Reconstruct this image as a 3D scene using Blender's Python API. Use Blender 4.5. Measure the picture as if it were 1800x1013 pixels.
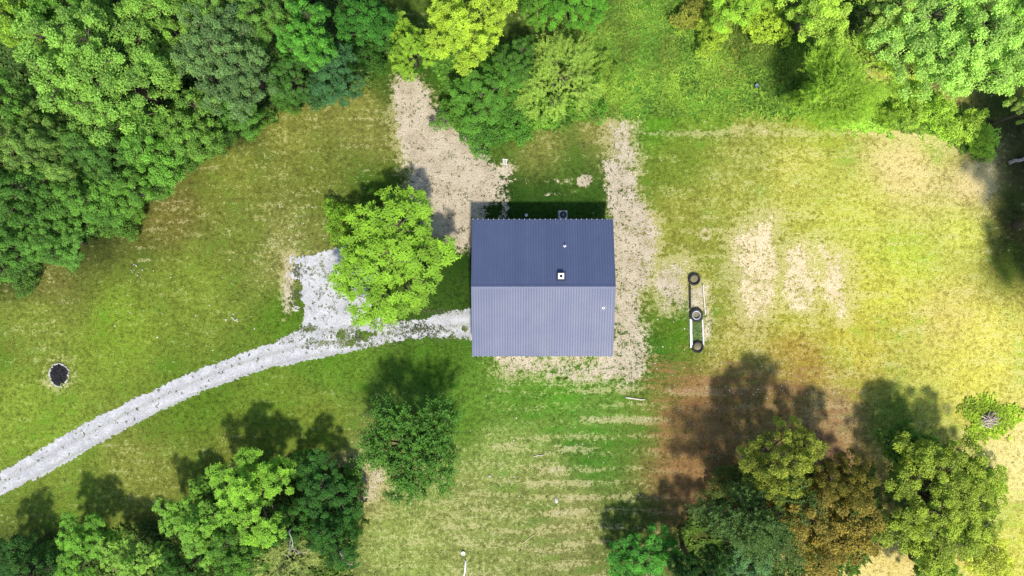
import bpy, math
import numpy as np
from mathutils import Vector

for o in list(bpy.data.objects):
    bpy.data.objects.remove(o)
scene = bpy.context.scene
COL = scene.collection
rng = np.random.default_rng(11)
PI = math.pi

# ------------------------------------------------------------------ camera, sky, sun
CAM_H = 72.0          # metres above the yard
S = 0.06              # metres on the ground for one photograph pixel
cam_d = bpy.data.cameras.new('camera')
cam_d.sensor_width = 36.0
cam_d.lens = 24.0
cam_d.clip_end = 3000
cam = bpy.data.objects.new('camera', cam_d)
cam.location = (0, 0, CAM_H)
COL.objects.link(cam)
scene.camera = cam

SUN_DIR = Vector((0.16, -1.0, 0)).normalized()      # towards the sun, on the ground
SUN_EL = math.radians(53)
world = bpy.data.worlds.new('World')
scene.world = world
world.use_nodes = True
wt = world.node_tree
sky = wt.nodes.new('ShaderNodeTexSky')
sky.sky_type = 'NISHITA'
sky.sun_disc = False
sky.sun_elevation = SUN_EL
sky.sun_rotation = math.atan2(SUN_DIR.x, SUN_DIR.y)
wt.links.new(sky.outputs[0], wt.nodes['Background'].inputs[0])
wt.nodes['Background'].inputs[1].default_value = 0.15
sun_d = bpy.data.lights.new('sun', 'SUN')
sun_d.energy = 4.2
sun_d.angle = math.radians(4.0)
sun_d.color = (1.0, 0.94, 0.84)
sun = bpy.data.objects.new('sun', sun_d)
sun.rotation_euler = (-Vector((SUN_DIR.x*math.cos(SUN_EL), SUN_DIR.y*math.cos(SUN_EL), math.sin(SUN_EL)))).to_track_quat('-Z', 'Y').to_euler()
sun.location = (0, -40, 90)
COL.objects.link(sun)
vs = scene.view_settings
vs.view_transform = 'Standard'
vs.look = 'None'
vs.exposure = 0.55
vs.gamma = 1.0
scene.cycles.max_bounces = 5
scene.cycles.diffuse_bounces = 3
scene.cycles.transmission_bounces = 3
vs.use_curve_mapping = False

GAIN = 1.42            # how bright a lit flat albedo of 1 comes out; used to turn seen colours into albedo

# ------------------------------------------------------------------ small helpers
def P(px, py, h=0.0):
    k = (CAM_H - h) / CAM_H
    return ((px - 900.0) * S * k, (506.5 - py) * S * k, h)

def lin(c):
    c = np.asarray(c, float) / 255.0
    return np.where(c <= 0.04045, c / 12.92, ((c + 0.055) / 1.055) ** 2.4)

def alb(c):
    return np.clip(lin(c) / GAIN, 0.004, 0.8)

_tab = np.random.default_rng(5).random((256, 256))
def vnoise(x, y, seed=0):
    x = np.asarray(x, float) + seed * 17.31
    y = np.asarray(y, float) + seed * 9.77
    ix = np.floor(x).astype(int); iy = np.floor(y).astype(int)
    fx = x - ix; fy = y - iy
    fx = fx * fx * (3 - 2 * fx); fy = fy * fy * (3 - 2 * fy)
    a = _tab[ix & 255, iy & 255]; b = _tab[(ix + 1) & 255, iy & 255]
    c = _tab[ix & 255, (iy + 1) & 255]; d = _tab[(ix + 1) & 255, (iy + 1) & 255]
    return (a * (1 - fx) + b * fx) * (1 - fy) + (c * (1 - fx) + d * fx) * fy

def fbm(x, y, seed=0, oct=4):
    s = 0; a = 0.5; t = 0
    for i in range(oct):
        s = s + a * vnoise(x * 2 ** i, y * 2 ** i, seed + i); t += a; a *= 0.5
    return s / t

def sdpoly(x, y, poly):
    """signed distance to a polygon, negative inside"""
    p = np.asarray(poly, float)
    d = np.full(x.shape, 1e9); inside = np.zeros(x.shape, bool)
    n = len(p)
    for i in range(n):
        ax, ay = p[i]; bx, by = p[(i + 1) % n]
        ex, ey = bx - ax, by - ay
        t = np.clip(((x - ax) * ex + (y - ay) * ey) / (ex * ex + ey * ey + 1e-9), 0, 1)
        d = np.minimum(d, (x - ax - t * ex) ** 2 + (y - ay - t * ey) ** 2)
        c = ((ay > y) != (by > y)) & (x < (bx - ax) * (y - ay) / (by - ay + 1e-12) + ax)
        inside ^= c
    d = np.sqrt(d)
    return np.where(inside, -d, d)

def ground_z(x, y):
    return 0.10 * (fbm(x * 0.10, y * 0.10, 3, 3) - 0.5) + 0.04 * (fbm(x * 0.8, y * 0.8, 7, 2) - 0.5)

def mesh_np(name, v, f, mat=None, smooth=False, attrs=None):
    me = bpy.data.meshes.new(name)
    v = np.asarray(v, np.float32); f = np.asarray(f, np.int32)
    k = f.shape[1]
    me.vertices.add(len(v)); me.vertices.foreach_set('co', v.ravel())
    me.loops.add(f.size); me.loops.foreach_set('vertex_index', f.ravel())
    me.polygons.add(len(f))
    me.polygons.foreach_set('loop_start', np.arange(0, f.size, k, dtype=np.int32))
    me.polygons.foreach_set('loop_total', np.full(len(f), k, np.int32))
    me.polygons.foreach_set('use_smooth', np.full(len(f), smooth, bool))
    me.update(calc_edges=True)
    for an, (dom, ty, data) in (attrs or {}).items():
        a = me.attributes.new(an, ty, dom)
        key = 'color' if 'COLOR' in ty else 'value'
        a.data.foreach_set(key, np.asarray(data, np.float32).ravel())
    if mat: me.materials.append(mat)
    me.validate()
    return me

class MB:
    """collects boxes, tubes and lathes into one mesh"""
    def __init__(s): s.v = []; s.f = []
    def add(s, vs, fs):
        b = len(s.v); s.v += [tuple(q) for q in vs]; s.f += [tuple(b + i for i in q) for q in fs]
    def box(s, x0, x1, y0, y1, z0, z1):
        s.add([(x0,y0,z0),(x1,y0,z0),(x1,y1,z0),(x0,y1,z0),(x0,y0,z1),(x1,y0,z1),(x1,y1,z1),(x0,y1,z1)],
              [(3,2,1,0),(4,5,6,7),(0,1,5,4),(1,2,6,5),(2,3,7,6),(3,0,4,7)])
    def tube(s, pts, rad, n=6):
        pts = [Vector(p) for p in pts]
        rings = []
        for i, p in enumerate(pts):
            a = pts[max(i-1,0)]; b = pts[min(i+1,len(pts)-1)]
            t = (b - a).normalized()
            u = t.cross(Vector((0.31,0.17,0.93))).normalized(); w = t.cross(u)
            r = rad[i]
            rings.append([p + u*r*math.cos(2*PI*k/n) + w*r*math.sin(2*PI*k/n) for k in range(n)])
        vs = [q for ring in rings for q in ring]; fs = []
        for i in range(len(rings)-1):
            for k in range(n):
                fs.append((i*n+k, i*n+(k+1)%n, (i+1)*n+(k+1)%n, (i+1)*n+k))
        fs.append(tuple(range(n-1,-1,-1))); fs.append(tuple((len(rings)-1)*n+k for k in range(n)))
        s.add(vs, fs)
    def lathe(s, prof, n=24, close=False):
        vs = []; fs = []; m = len(prof)
        for k in range(n):
            a = 2*PI*k/n
            vs += [(r*math.cos(a), r*math.sin(a), z) for r, z in prof]
        mm = m if close else m-1
        for k in range(n):
            k2 = (k+1) % n
            for i in range(mm):
                j = (i+1) % m
                fs.append((k*m+i, k2*m+i, k2*m+j, k*m+j))
        s.add(vs, fs)
    def mesh(s, name, mat, smooth=False, bevel=0):
        me = bpy.data.meshes.new(name)
        me.from_pydata(s.v, [], s.f)
        if smooth: me.polygons.foreach_set('use_smooth', [True]*len(me.polygons))
        me.materials.append(mat); me.update()
        return me
    def build(s, name, mat, parent=None, smooth=False, loc=None, rz=0):
        o = link(name, s.mesh(name, mat, smooth), parent)
        if loc is not None: o.location = loc
        o.rotation_euler.z = rz
        return o

def link(name, data, parent=None):
    o = bpy.data.objects.new(name, data)
    COL.objects.link(o)
    if parent: o.parent = parent
    return o

def tag(o, label=None, cat=None, group=None, kind=None):
    if label: o['label'] = label
    if cat: o['category'] = cat
    if group: o['group'] = group
    if kind: o['kind'] = kind
    return o

def empty(name, loc, rz=0):
    o = bpy.data.objects.new(name, None)
    o.empty_display_size = 0.3
    o.location = loc; o.rotation_euler.z = rz
    COL.objects.link(o)
    return o

# ------------------------------------------------------------------ materials
class N:
    def __init__(s, name):
        s.m = bpy.data.materials.new(name); s.m.use_nodes = True
        s.t = s.m.node_tree; s.b = s.t.nodes['Principled BSDF']
        s.out = s.t.nodes['Material Output']
        s.co = s.n('ShaderNodeTexCoord').outputs['Object']
    def n(s, k, **kw):
        q = s.t.nodes.new(k)
        for a, v in kw.items(): setattr(q, a, v)
        return q
    def put(s, sock, v):
        if hasattr(v, 'is_output') or isinstance(v, bpy.types.NodeSocket): s.t.links.new(v, sock)
        elif isinstance(v, (tuple, list, np.ndarray)) and len(v) == 3 and sock.type == 'RGBA': sock.default_value = (*[float(q) for q in v], 1)
        else: sock.default_value = v
    def noise(s, scale, detail=3, rough=0.55, vec=None, stretch=None, rot=0):
        q = s.n('ShaderNodeTexNoise'); q.inputs['Scale'].default_value = scale
        q.inputs['Detail'].default_value = detail; q.inputs['Roughness'].default_value = rough
        v = vec or s.co
        if stretch:
            mp = s.n('ShaderNodeMapping'); mp.inputs['Scale'].default_value = stretch; mp.inputs['Rotation'].default_value = (0,0,rot)
            s.t.links.new(v, mp.inputs[0]); v = mp.outputs[0]
        s.t.links.new(v, q.inputs['Vector'])
        return q.outputs['Fac']
    def math(s, op, a, b=0.0, c=None):
        q = s.n('ShaderNodeMath', operation=op)
        s.put(q.inputs[0], a); s.put(q.inputs[1], b)
        if c is not None: s.put(q.inputs[2], c)
        return q.outputs[0]
    def ramp(s, v, lo, hi, a=0.0, b=1.0):
        q = s.n('ShaderNodeMapRange'); q.interpolation_type = 'SMOOTHSTEP'
        s.put(q.inputs[0], v); q.inputs[1].default_value = lo; q.inputs[2].default_value = hi
        q.inputs[3].default_value = a; q.inputs[4].default_value = b
        return q.outputs[0]
    def mix(s, f, a, b, mode='MIX'):
        q = s.n('ShaderNodeMix', data_type='RGBA', blend_type=mode)
        s.put(q.inputs[0], f); s.put(q.inputs[6], a); s.put(q.inputs[7], b)
        return q.outputs[2]
    def scale(s, c, f):
        q = s.n('ShaderNodeVectorMath', operation='SCALE')
        s.put(q.inputs[0], c); s.put(q.inputs[3], f)
        return q.outputs[0]
    def attr(s, name):
        q = s.n('ShaderNodeAttribute', attribute_name=name); return q
    def bump(s, h, strength=0.5, dist=0.05):
        q = s.n('ShaderNodeBump'); q.inputs['Strength'].default_value = strength; q.inputs['Distance'].default_value = dist
        s.put(q.inputs['Height'], h); s.t.links.new(q.outputs[0], s.b.inputs['Normal'])
    def fin(s, color, rough=0.9, spec=0.2, metal=0.0):
        s.put(s.b.inputs['Base Color'], color); s.put(s.b.inputs['Roughness'], rough)
        s.b.inputs['Specular IOR Level'].default_value = spec; s.b.inputs['Metallic'].default_value = metal
        return s.m

def simple(name, c, rough=0.7, spec=0.3, var=0.25, scale=6.0, metal=0.0, bump=0.2):
    m = N(name)
    n1 = m.noise(scale, 4); n2 = m.noise(scale * 7, 2)
    f = m.math('ADD', m.math('MULTIPLY', n1, 0.7), m.math('MULTIPLY', n2, 0.3))
    c = np.asarray(c, float)
    col = m.mix(m.ramp(f, 0.3, 0.7), tuple(c * (1 - var)), tuple(np.clip(c * (1 + var), 0, 0.9)))
    if bump: m.bump(n2, bump, 0.02)
    return m.fin(col, rough, spec, metal)

def mat_ground():
    m = N('ground')
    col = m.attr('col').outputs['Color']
    mk = m.n('ShaderNodeSeparateColor'); m.t.links.new(m.attr('mask').outputs['Color'], mk.inputs[0])
    bare, dry, red = mk.outputs[0], mk.outputs[1], mk.outputs[2]
    n_big = m.noise(0.16, 3); n_mid = m.noise(0.55, 5, 0.66); n_fine = m.noise(2.2, 4, 0.65); n_grain = m.noise(6.5, 3, 0.7)
    n_str = m.noise(1.0, 3, 0.6, stretch=(0.22, 1.7, 1.0))             # mowing runs left to right
    n_dia = m.noise(1.0, 3, 0.6, stretch=(0.14, 1.5, 1.0), rot=math.radians(-30))
    streak = m.attr('mask').outputs['Alpha']
    wv = m.n('ShaderNodeTexWave', wave_type='BANDS', bands_direction='Y'); wv.inputs['Scale'].default_value = 0.19; wv.inputs['Distortion'].default_value = 7.0; wv.inputs['Detail'].default_value = 3; wv.inputs['Detail Scale'].default_value = 0.35
    m.t.links.new(m.co, wv.inputs['Vector'])
    lines_ = m.math('MULTIPLY', m.math('SUBTRACT', wv.outputs['Fac'], 0.5), m.math('MULTIPLY', m.math('MULTIPLY', streak, n_big), 0.75))
    c0 = lambda v, k: m.math('MULTIPLY', m.math('SUBTRACT', v, 0.5), k)
    # green grass with blade and tuft variation
    v = m.math('ADD', c0(n_fine, 1.5), c0(n_grain, 1.7))
    v = m.math('ADD', v, c0(n_mid, 1.2))
    f = m.ramp(v, -0.8, 0.8, 0.38, 1.62)
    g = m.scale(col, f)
    # lusher darker clumps
    lush = m.math('ADD', c0(n_mid, 1.6), m.math('ADD', c0(n_big, 1.3), c0(n_fine, 0.9)))
    lush = m.math('SUBTRACT', lush, m.math('MULTIPLY', lines_, 0.5))
    lf = m.ramp(lush, 0.02, 0.45, 0.0, 0.92)
    g = m.mix(lf, g, m.mix(1.0, g, (0.46, 0.76, 0.36), 'MULTIPLY'))
    # dry straw
    d = m.math('ADD', dry, c0(n_mid, 1.5))
    d = m.math('ADD', d, m.math('MULTIPLY', c0(n_str, 1.7), streak))
    d = m.math('ADD', d, m.math('MULTIPLY', c0(n_dia, 1.3), m.math('SUBTRACT', 1.0, streak)))
    d = m.math('ADD', d, c0(n_fine, 1.6)); d = m.math('ADD', d, c0(n_grain, 0.9))
    d = m.math('ADD', d, lines_)
    halo = m.ramp(bare, -0.9, 0.6, 0.0, 0.62)          # thin worn turf round the bare places
    d = m.math('ADD', d, halo)
    df = m.ramp(d, 0.42, 0.80, 0.0, 0.85)
    straw_b = m.mix(0.55, m.scale(col, 1.3), (0.40, 0.345, 0.18))
    straw = m.scale(straw_b, m.ramp(n_grain, 0.3, 0.7, 0.75, 1.25))
    g = m.mix(df, g, straw)
    # bare soil with tufts left standing
    bn = m.math('ADD', bare, c0(n_fine, 1.5))
    bn = m.math('ADD', bn, c0(n_mid, 1.9)); bn = m.math('ADD', bn, c0(n_grain, 1.5))
    bf = m.ramp(bn, 0.34, 0.72, 0.0, 0.95)
    soil = m.mix(m.ramp(n_mid, 0.35, 0.65), (0.36, 0.30, 0.215), (0.46, 0.395, 0.295))
    soil = m.scale(soil, m.ramp(n_grain, 0.3, 0.7, 0.68, 1.2))
    sx = m.n('ShaderNodeSeparateXYZ'); m.t.links.new(m.co, sx.inputs[0])
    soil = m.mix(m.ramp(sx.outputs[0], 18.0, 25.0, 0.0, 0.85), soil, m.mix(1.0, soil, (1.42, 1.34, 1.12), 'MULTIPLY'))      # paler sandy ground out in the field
    g = m.mix(bf, g, soil)
    # red clay
    rn = m.math('ADD', red, m.math('MULTIPLY', m.math('SUBTRACT', n_fine, 0.5), 0.9))
    rn = m.math('ADD', rn, m.math('MULTIPLY', m.math('SUBTRACT', n_str, 0.5), 1.5))
    rf = m.ramp(rn, 0.35, 0.85, 0.0, 0.8)
    clay = m.scale(m.mix(n_mid, (0.19, 0.088, 0.036), (0.25, 0.15, 0.058)), m.ramp(n_grain, 0.3, 0.7, 0.7, 1.25))
    g = m.mix(rf, g, clay)
    m.bump(m.math('ADD', m.math('MULTIPLY', n_fine, 0.5), n_grain), 0.8, 0.10)
    return m.fin(g, 0.95, 0.1)

def mat_gravel():
    m = N('gravel')
    vo = m.n('ShaderNodeTexVoronoi'); vo.inputs['Scale'].default_value = 9.0; m.t.links.new(m.co, vo.inputs['Vector'])
    n1 = m.noise(0.7, 4, 0.6); n2 = m.noise(6.0, 3, 0.6); n3 = m.noise(22.0, 2)
    c = m.mix(m.ramp(n1, 0.35, 0.65), (0.335, 0.335, 0.345), (0.42, 0.42, 0.43))
    sc = m.n('ShaderNodeSeparateColor'); m.t.links.new(vo.outputs['Color'], sc.inputs[0])
    c = m.scale(c, m.math('ADD', m.math('MULTIPLY', sc.outputs[0], 0.35), m.math('ADD', m.math('MULTIPLY', n3, 0.3), 0.68)))
    wear = m.math('MULTIPLY', m.attr('wear').outputs['Fac'], m.ramp(m.math('ADD', n1, m.math('MULTIPLY', n2, 0.6)), 0.55, 1.05, 0.15, 1.0))
    c = m.mix(wear, c, m.mix(1.0, c, (0.66, 0.66, 0.58), 'MULTIPLY'))
    sp = m.ramp(m.math('ADD', m.math('MULTIPLY', n2, 0.7), m.math('MULTIPLY', n1, 0.5)), 0.74, 0.84, 0.0, 0.35)
    c = m.mix(sp, c, (0.09, 0.10, 0.075))
    m.bump(vo.outputs['Distance'], 0.5, 0.03)
    return m.fin(c, 0.9, 0.2)

def mat_leaf(name='leaf', trans=0.3):
    m = N(name)
    oi = m.n('ShaderNodeObjectInfo')
    a = m.attr('lv').outputs['Fac']
    c = m.scale(oi.outputs['Color'], m.math('ADD', m.math('MULTIPLY', a, 1.0), 0.5))
    c = m.mix(m.math('MULTIPLY', a, 0.55), c, m.mix(1.0, c, (1.22, 1.08, 0.75), 'MULTIPLY'))
    m.fin(c, 0.55, 0.25)
    tr = m.n('ShaderNodeBsdfTranslucent'); m.put(tr.inputs[0], m.mix(1.0, c, (1.2, 1.2, 0.75), 'MULTIPLY'))
    mx = m.n('ShaderNodeMixShader'); mx.inputs[0].default_value = trans
    m.t.links.new(m.b.outputs[0], mx.inputs[1]); m.t.links.new(tr.outputs[0], mx.inputs[2])
    m.t.links.new(mx.outputs[0], m.out.inputs['Surface'])
    return m.m

def mat_roof():
    m = N('roof_metal')
    geo = m.n('ShaderNodeNewGeometry').outputs['Position']
    n1 = m.noise(0.35, 4, 0.6, vec=geo); n2 = m.noise(1.6, 3, 0.6, vec=geo)
    f = m.math('ADD', m.math('MULTIPLY', n1, 0.7), m.math('MULTIPLY', n2, 0.3))
    oi = m.n('ShaderNodeObjectInfo')
    c = m.mix(m.ramp(f, 0.35, 0.65), (0.062, 0.080, 0.150), (0.069, 0.088, 0.162))
    c = m.scale(c, m.math('ADD', m.math('MULTIPLY', oi.outputs['Random'], 0.10), 0.95))
    return m.fin(c, m.ramp(n1, 0.3, 0.7, 0.49, 0.54), 0.42, 0.0)

M = {}
M['ground'] = mat_ground(); M['gravel'] = mat_gravel(); M['leaf'] = mat_leaf()
M['bark'] = simple('bark', (0.10, 0.08, 0.06), 0.9, 0.1, 0.35, 5)
M['roof'] = mat_roof()
M['roof_trim'] = simple('roof_trim', (0.075, 0.09, 0.16), 0.55, 0.4, 0.08, 2, 0.0, 0)
M['flashing'] = simple('dark_flashing', (0.035, 0.042, 0.07), 0.6, 0.3, 0.1, 2, 0, 0)
M['siding'] = simple('siding', (0.62, 0.62, 0.60), 0.5, 0.4, 0.06, 1.0, 0, 0)
M['white'] = simple('white_paint', (0.78, 0.78, 0.77), 0.5, 0.4, 0.08, 4, 0, 0.05)
M['offwhite'] = simple('weathered_white', (0.56, 0.54, 0.49), 0.7, 0.2, 0.2, 5)
M['black'] = simple('black_void', (0.012, 0.012, 0.013), 0.8, 0.2, 0.2, 4, 0, 0)
M['rubber'] = simple('tyre_rubber', (0.022, 0.022, 0.024), 0.75, 0.35, 0.3, 9)
M['steel'] = simple('grey_steel', (0.30, 0.31, 0.32), 0.45, 0.5, 0.2, 6, 0.3)
M['glass'] = simple('window_glass', (0.03, 0.04, 0.05), 0.08, 0.6, 0.1, 2, 0, 0)
M['ash'] = simple('charcoal', (0.022, 0.022, 0.024), 0.95, 0.1, 0.5, 8, 0, 0.8)
M['stone'] = simple('pale_stone', (0.42, 0.40, 0.36), 0.85, 0.2, 0.25, 7)
M['soil'] = simple('bed_soil', (0.19, 0.17, 0.10), 0.95, 0.1, 0.4, 8, 0, 0.8)
M['deadwood'] = simple('dead_wood', (0.36, 0.29, 0.25), 0.9, 0.1, 0.3, 6)
M['palewood'] = simple('bleached_wood', (0.50, 0.45, 0.36), 0.85, 0.1, 0.25, 6)
M['straw_stick'] = simple('straw_stick', (0.50, 0.40, 0.20), 0.85, 0.1, 0.2, 6)
M['tub'] = simple('blue_grey_plastic', (0.12, 0.16, 0.19), 0.5, 0.4, 0.1, 4)
M['plinth'] = simple('concrete', (0.40, 0.39, 0.37), 0.9, 0.2, 0.15, 4)

# ------------------------------------------------------------------ ground
def lines(lo, hi, step, far):
    core = np.arange(lo, hi + 1e-6, step)
    out = np.array(far)
    return np.concatenate([lo - out[::-1], core, hi + out])
gx = lines(-62, 62, 0.25, [3, 8, 20, 50, 120, 300, 800])
gy = lines(-38, 38, 0.25, [3, 8, 20, 50, 120, 300, 800])
GX, GY = np.meshgrid(gx, gy)
GX = GX.ravel(); GY = GY.ravel()
PX = GX / S + 900; PY = 506.5 - GY / S
PXc = np.clip(PX, -150, 1950); PYc = np.clip(PY, -120, 1130)

# (photo x, photo y) -> the grass colour there (as lit), dryness 0..1
CT = [  # rise in exposure towards the right is put into these colours and dryness
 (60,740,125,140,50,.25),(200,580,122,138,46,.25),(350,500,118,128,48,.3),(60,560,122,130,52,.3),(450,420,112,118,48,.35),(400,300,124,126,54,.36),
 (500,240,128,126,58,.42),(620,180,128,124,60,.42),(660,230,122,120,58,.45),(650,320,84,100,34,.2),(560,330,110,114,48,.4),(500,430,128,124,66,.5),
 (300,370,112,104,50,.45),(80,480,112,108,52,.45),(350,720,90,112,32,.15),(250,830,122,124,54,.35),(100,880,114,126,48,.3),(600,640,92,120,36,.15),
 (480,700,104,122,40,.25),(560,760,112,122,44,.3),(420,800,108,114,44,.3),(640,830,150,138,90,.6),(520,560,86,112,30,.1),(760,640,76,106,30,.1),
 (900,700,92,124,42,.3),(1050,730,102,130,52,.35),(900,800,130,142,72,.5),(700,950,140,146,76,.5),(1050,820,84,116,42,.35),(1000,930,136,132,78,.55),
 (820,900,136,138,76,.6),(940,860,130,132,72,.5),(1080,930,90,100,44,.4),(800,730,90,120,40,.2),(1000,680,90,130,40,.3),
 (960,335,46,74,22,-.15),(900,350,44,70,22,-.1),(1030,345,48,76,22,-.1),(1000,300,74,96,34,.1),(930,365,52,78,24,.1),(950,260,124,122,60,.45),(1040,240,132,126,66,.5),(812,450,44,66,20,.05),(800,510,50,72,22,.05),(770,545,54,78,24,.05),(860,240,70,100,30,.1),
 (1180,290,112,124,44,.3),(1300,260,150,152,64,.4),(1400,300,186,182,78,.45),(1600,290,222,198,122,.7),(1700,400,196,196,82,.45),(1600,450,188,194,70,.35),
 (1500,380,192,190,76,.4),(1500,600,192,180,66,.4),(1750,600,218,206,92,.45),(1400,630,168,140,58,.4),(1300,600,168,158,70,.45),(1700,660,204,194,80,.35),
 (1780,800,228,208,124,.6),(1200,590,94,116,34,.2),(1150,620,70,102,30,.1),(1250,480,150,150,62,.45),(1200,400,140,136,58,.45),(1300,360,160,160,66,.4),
 (1725,310,224,196,128,.7),(1775,235,52,56,26,.1),(1790,290,62,62,30,.2),(1740,215,60,70,28,.1),(1785,350,70,76,32,.1),(1790,450,80,92,34,.1),(1660,540,206,190,92,.5),(1560,520,196,190,72,.4),(1400,560,176,172,66,.4),(1500,680,176,160,66,.4),(1620,700,196,188,84,.3),  # dark right-edge entries put the tree shade there into the turf colour
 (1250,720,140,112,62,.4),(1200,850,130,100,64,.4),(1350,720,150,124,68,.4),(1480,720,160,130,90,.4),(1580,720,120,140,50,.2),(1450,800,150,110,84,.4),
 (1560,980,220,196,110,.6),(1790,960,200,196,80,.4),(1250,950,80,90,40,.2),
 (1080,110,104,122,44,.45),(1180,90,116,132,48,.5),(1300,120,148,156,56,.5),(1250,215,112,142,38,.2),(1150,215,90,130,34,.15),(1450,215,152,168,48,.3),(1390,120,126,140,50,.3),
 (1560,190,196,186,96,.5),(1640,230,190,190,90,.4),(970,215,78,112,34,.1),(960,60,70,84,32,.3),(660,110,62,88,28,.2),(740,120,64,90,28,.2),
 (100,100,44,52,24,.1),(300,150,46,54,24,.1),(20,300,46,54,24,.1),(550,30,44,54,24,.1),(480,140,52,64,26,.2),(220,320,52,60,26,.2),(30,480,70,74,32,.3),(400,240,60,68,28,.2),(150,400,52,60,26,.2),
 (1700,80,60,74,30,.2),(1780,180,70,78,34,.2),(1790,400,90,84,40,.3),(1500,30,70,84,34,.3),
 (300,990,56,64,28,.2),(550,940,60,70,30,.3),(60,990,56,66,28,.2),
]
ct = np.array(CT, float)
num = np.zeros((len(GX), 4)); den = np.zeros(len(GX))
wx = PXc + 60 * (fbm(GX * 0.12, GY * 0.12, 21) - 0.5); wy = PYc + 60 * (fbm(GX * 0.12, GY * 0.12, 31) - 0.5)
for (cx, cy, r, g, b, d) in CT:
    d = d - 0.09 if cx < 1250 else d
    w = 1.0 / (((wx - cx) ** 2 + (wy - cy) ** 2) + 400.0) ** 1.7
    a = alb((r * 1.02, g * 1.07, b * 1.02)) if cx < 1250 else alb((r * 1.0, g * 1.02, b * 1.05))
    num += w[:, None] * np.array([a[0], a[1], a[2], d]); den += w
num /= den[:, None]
def blob(polys, soft, wob=8, seed=40):
    x = PX + wob * 2 * (fbm(GX * 0.5, GY * 0.5, seed) - 0.5); y = PY + wob * 2 * (fbm(GX * 0.5, GY * 0.5, seed + 9) - 0.5)
    out = np.zeros(len(GX)) - 1.0
    for poly, val in polys:
        out = np.maximum(out, np.clip(val - sdpoly(x, y, poly) / soft, -1, val + 0.12))
    return out
BARE = [
 ([(703,150),(730,150),(760,190),(800,225),(838,265),(873,312),(868,342),(846,366),(832,425),(796,432),(756,405),(730,368),(718,335),(736,318),(716,270),(703,210)], .9),
 ([(1068,290),(1100,290),(1114,342),(1137,375),(1144,430),(1134,500),(1112,512),(1096,500),(1084,470),(1078,380)], .74),
 ([(1080,500),(1122,505),(1120,560),(1136,640),(1112,672),(1070,664),(1078,626)], .62),
 ([(1085,222),(1106,228),(1112,290),(1088,290)], .62),
 ([(870,627),(960,627),(1085,628),(1085,660),(1020,668),(950,650),(890,655)], .52),
 ([(1290,420),(1352,385),(1362,470),(1356,530),(1325,562),(1308,500)], .55),
 ([(1380,450),(1412,438),(1432,500),(1422,540),(1390,534)], .55),
 ([(1443,438),(1472,450),(1485,500),(1479,547),(1455,520)], .55),
 ([(1163,480),(1193,468),(1199,522),(1172,530)], .62),
 ([(1018,314),(1026,308),(1037,308),(1040,319),(1027,325),(1018,323)], 1.1),
 ([(880,312),(890,308),(889,385),(879,385)], .5),
 ([(878,292),(898,290),(897,300),(884,305)], .55),
 ([(500,448),(512,450),(512,540),(502,560),(497,500)], .5),
 ([(640,820),(672,800),(664,870),(640,880)], .45),
 ([(1200,232),(1110,236),(1112,226),(1400,228),(1640,232),(1720,262),(1700,270),(1600,240),(1400,236)], .0),
 ([(1690,300),(1742,280),(1748,330),(1730,360)], .2),
 ([(1240,690),(1180,690),(1180,684),(1260,684)], .35),
 ([(1214,500),(1234,500),(1236,545),(1213,545)], .5), ([(1236,500),(1246,500),(1246,600),(1238,600)], .38),
]
for (yy, x0, x1) in [(785,870,925),(786,975,1050),(826,950,990),(851,930,1040),(875,995,1050),(900,975,1030),(737,1020,1180),(318,880,1010),(341,960,1010)]:
    BARE.append(([(x0,yy-2.5),(x1,yy-3),(x1,yy+2.5),(x0,yy+3)], .16))
RED = [([(1150,638),(1180,642),(1330,660),(1420,650),(1430,700),(1160,705)], .55), ([(1165,700),(1260,690),(1300,760),(1270,900),(1170,890)], .62),
       ([(1440,690),(1510,690),(1510,850),(1420,830)], .4), ([(1290,700),(1420,690),(1420,800),(1280,790)], .45)]
NL = 9     # thin mowing scars at the end of the list
bare = np.maximum(blob(BARE[:2], 20.0, 7), blob(BARE[2:9], 30.0, 12, 48))
bare = np.maximum(bare, np.maximum(blob(BARE[10:-NL], 12.0, 8, 44), blob(BARE[9:10], 5.0, 2, 44)))
bare = np.maximum(bare, blob(BARE[-NL:], 7.0, 4, 52))
red = blob(RED, 110.0, 30, 60)
fpd = np.hypot(PX - 104, (PY - 658) / 1.1)
bare = np.maximum(bare, np.clip(0.05 - np.abs(fpd - 25) / 22, -1, .05))
ring = np.abs(np.hypot(PX - 1240, PY - 413) - 8)
bare = np.maximum(bare, np.where(ring < 3, 0.5, -1))
dark_patch = np.hypot((PX - 988) / 9, (PY - 665) / 4) < 1
num[dark_patch, :3] *= 0.3; bare[dark_patch] = -1
streak = np.clip(np.clip((PX - 780) / 200, 0, 1) * np.clip((PY - 620) / 60, .35, 1) * np.clip((1500 - PX) / 200, .35, 1), 0, 1)
mask = np.stack([bare, num[:, 3], red, streak], 1)
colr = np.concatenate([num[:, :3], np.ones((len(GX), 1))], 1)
nx, ny = len(gx), len(gy)
ii, jj = np.meshgrid(np.arange(nx - 1), np.arange(ny - 1))
b0 = (jj * nx + ii).ravel()
faces = np.stack([b0, b0 + 1, b0 + nx + 1, b0 + nx], 1)
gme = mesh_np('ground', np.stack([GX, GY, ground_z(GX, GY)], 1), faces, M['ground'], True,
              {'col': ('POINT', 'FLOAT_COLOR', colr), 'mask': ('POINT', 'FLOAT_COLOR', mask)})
ground = tag(link('ground', gme), kind='structure')

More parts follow.
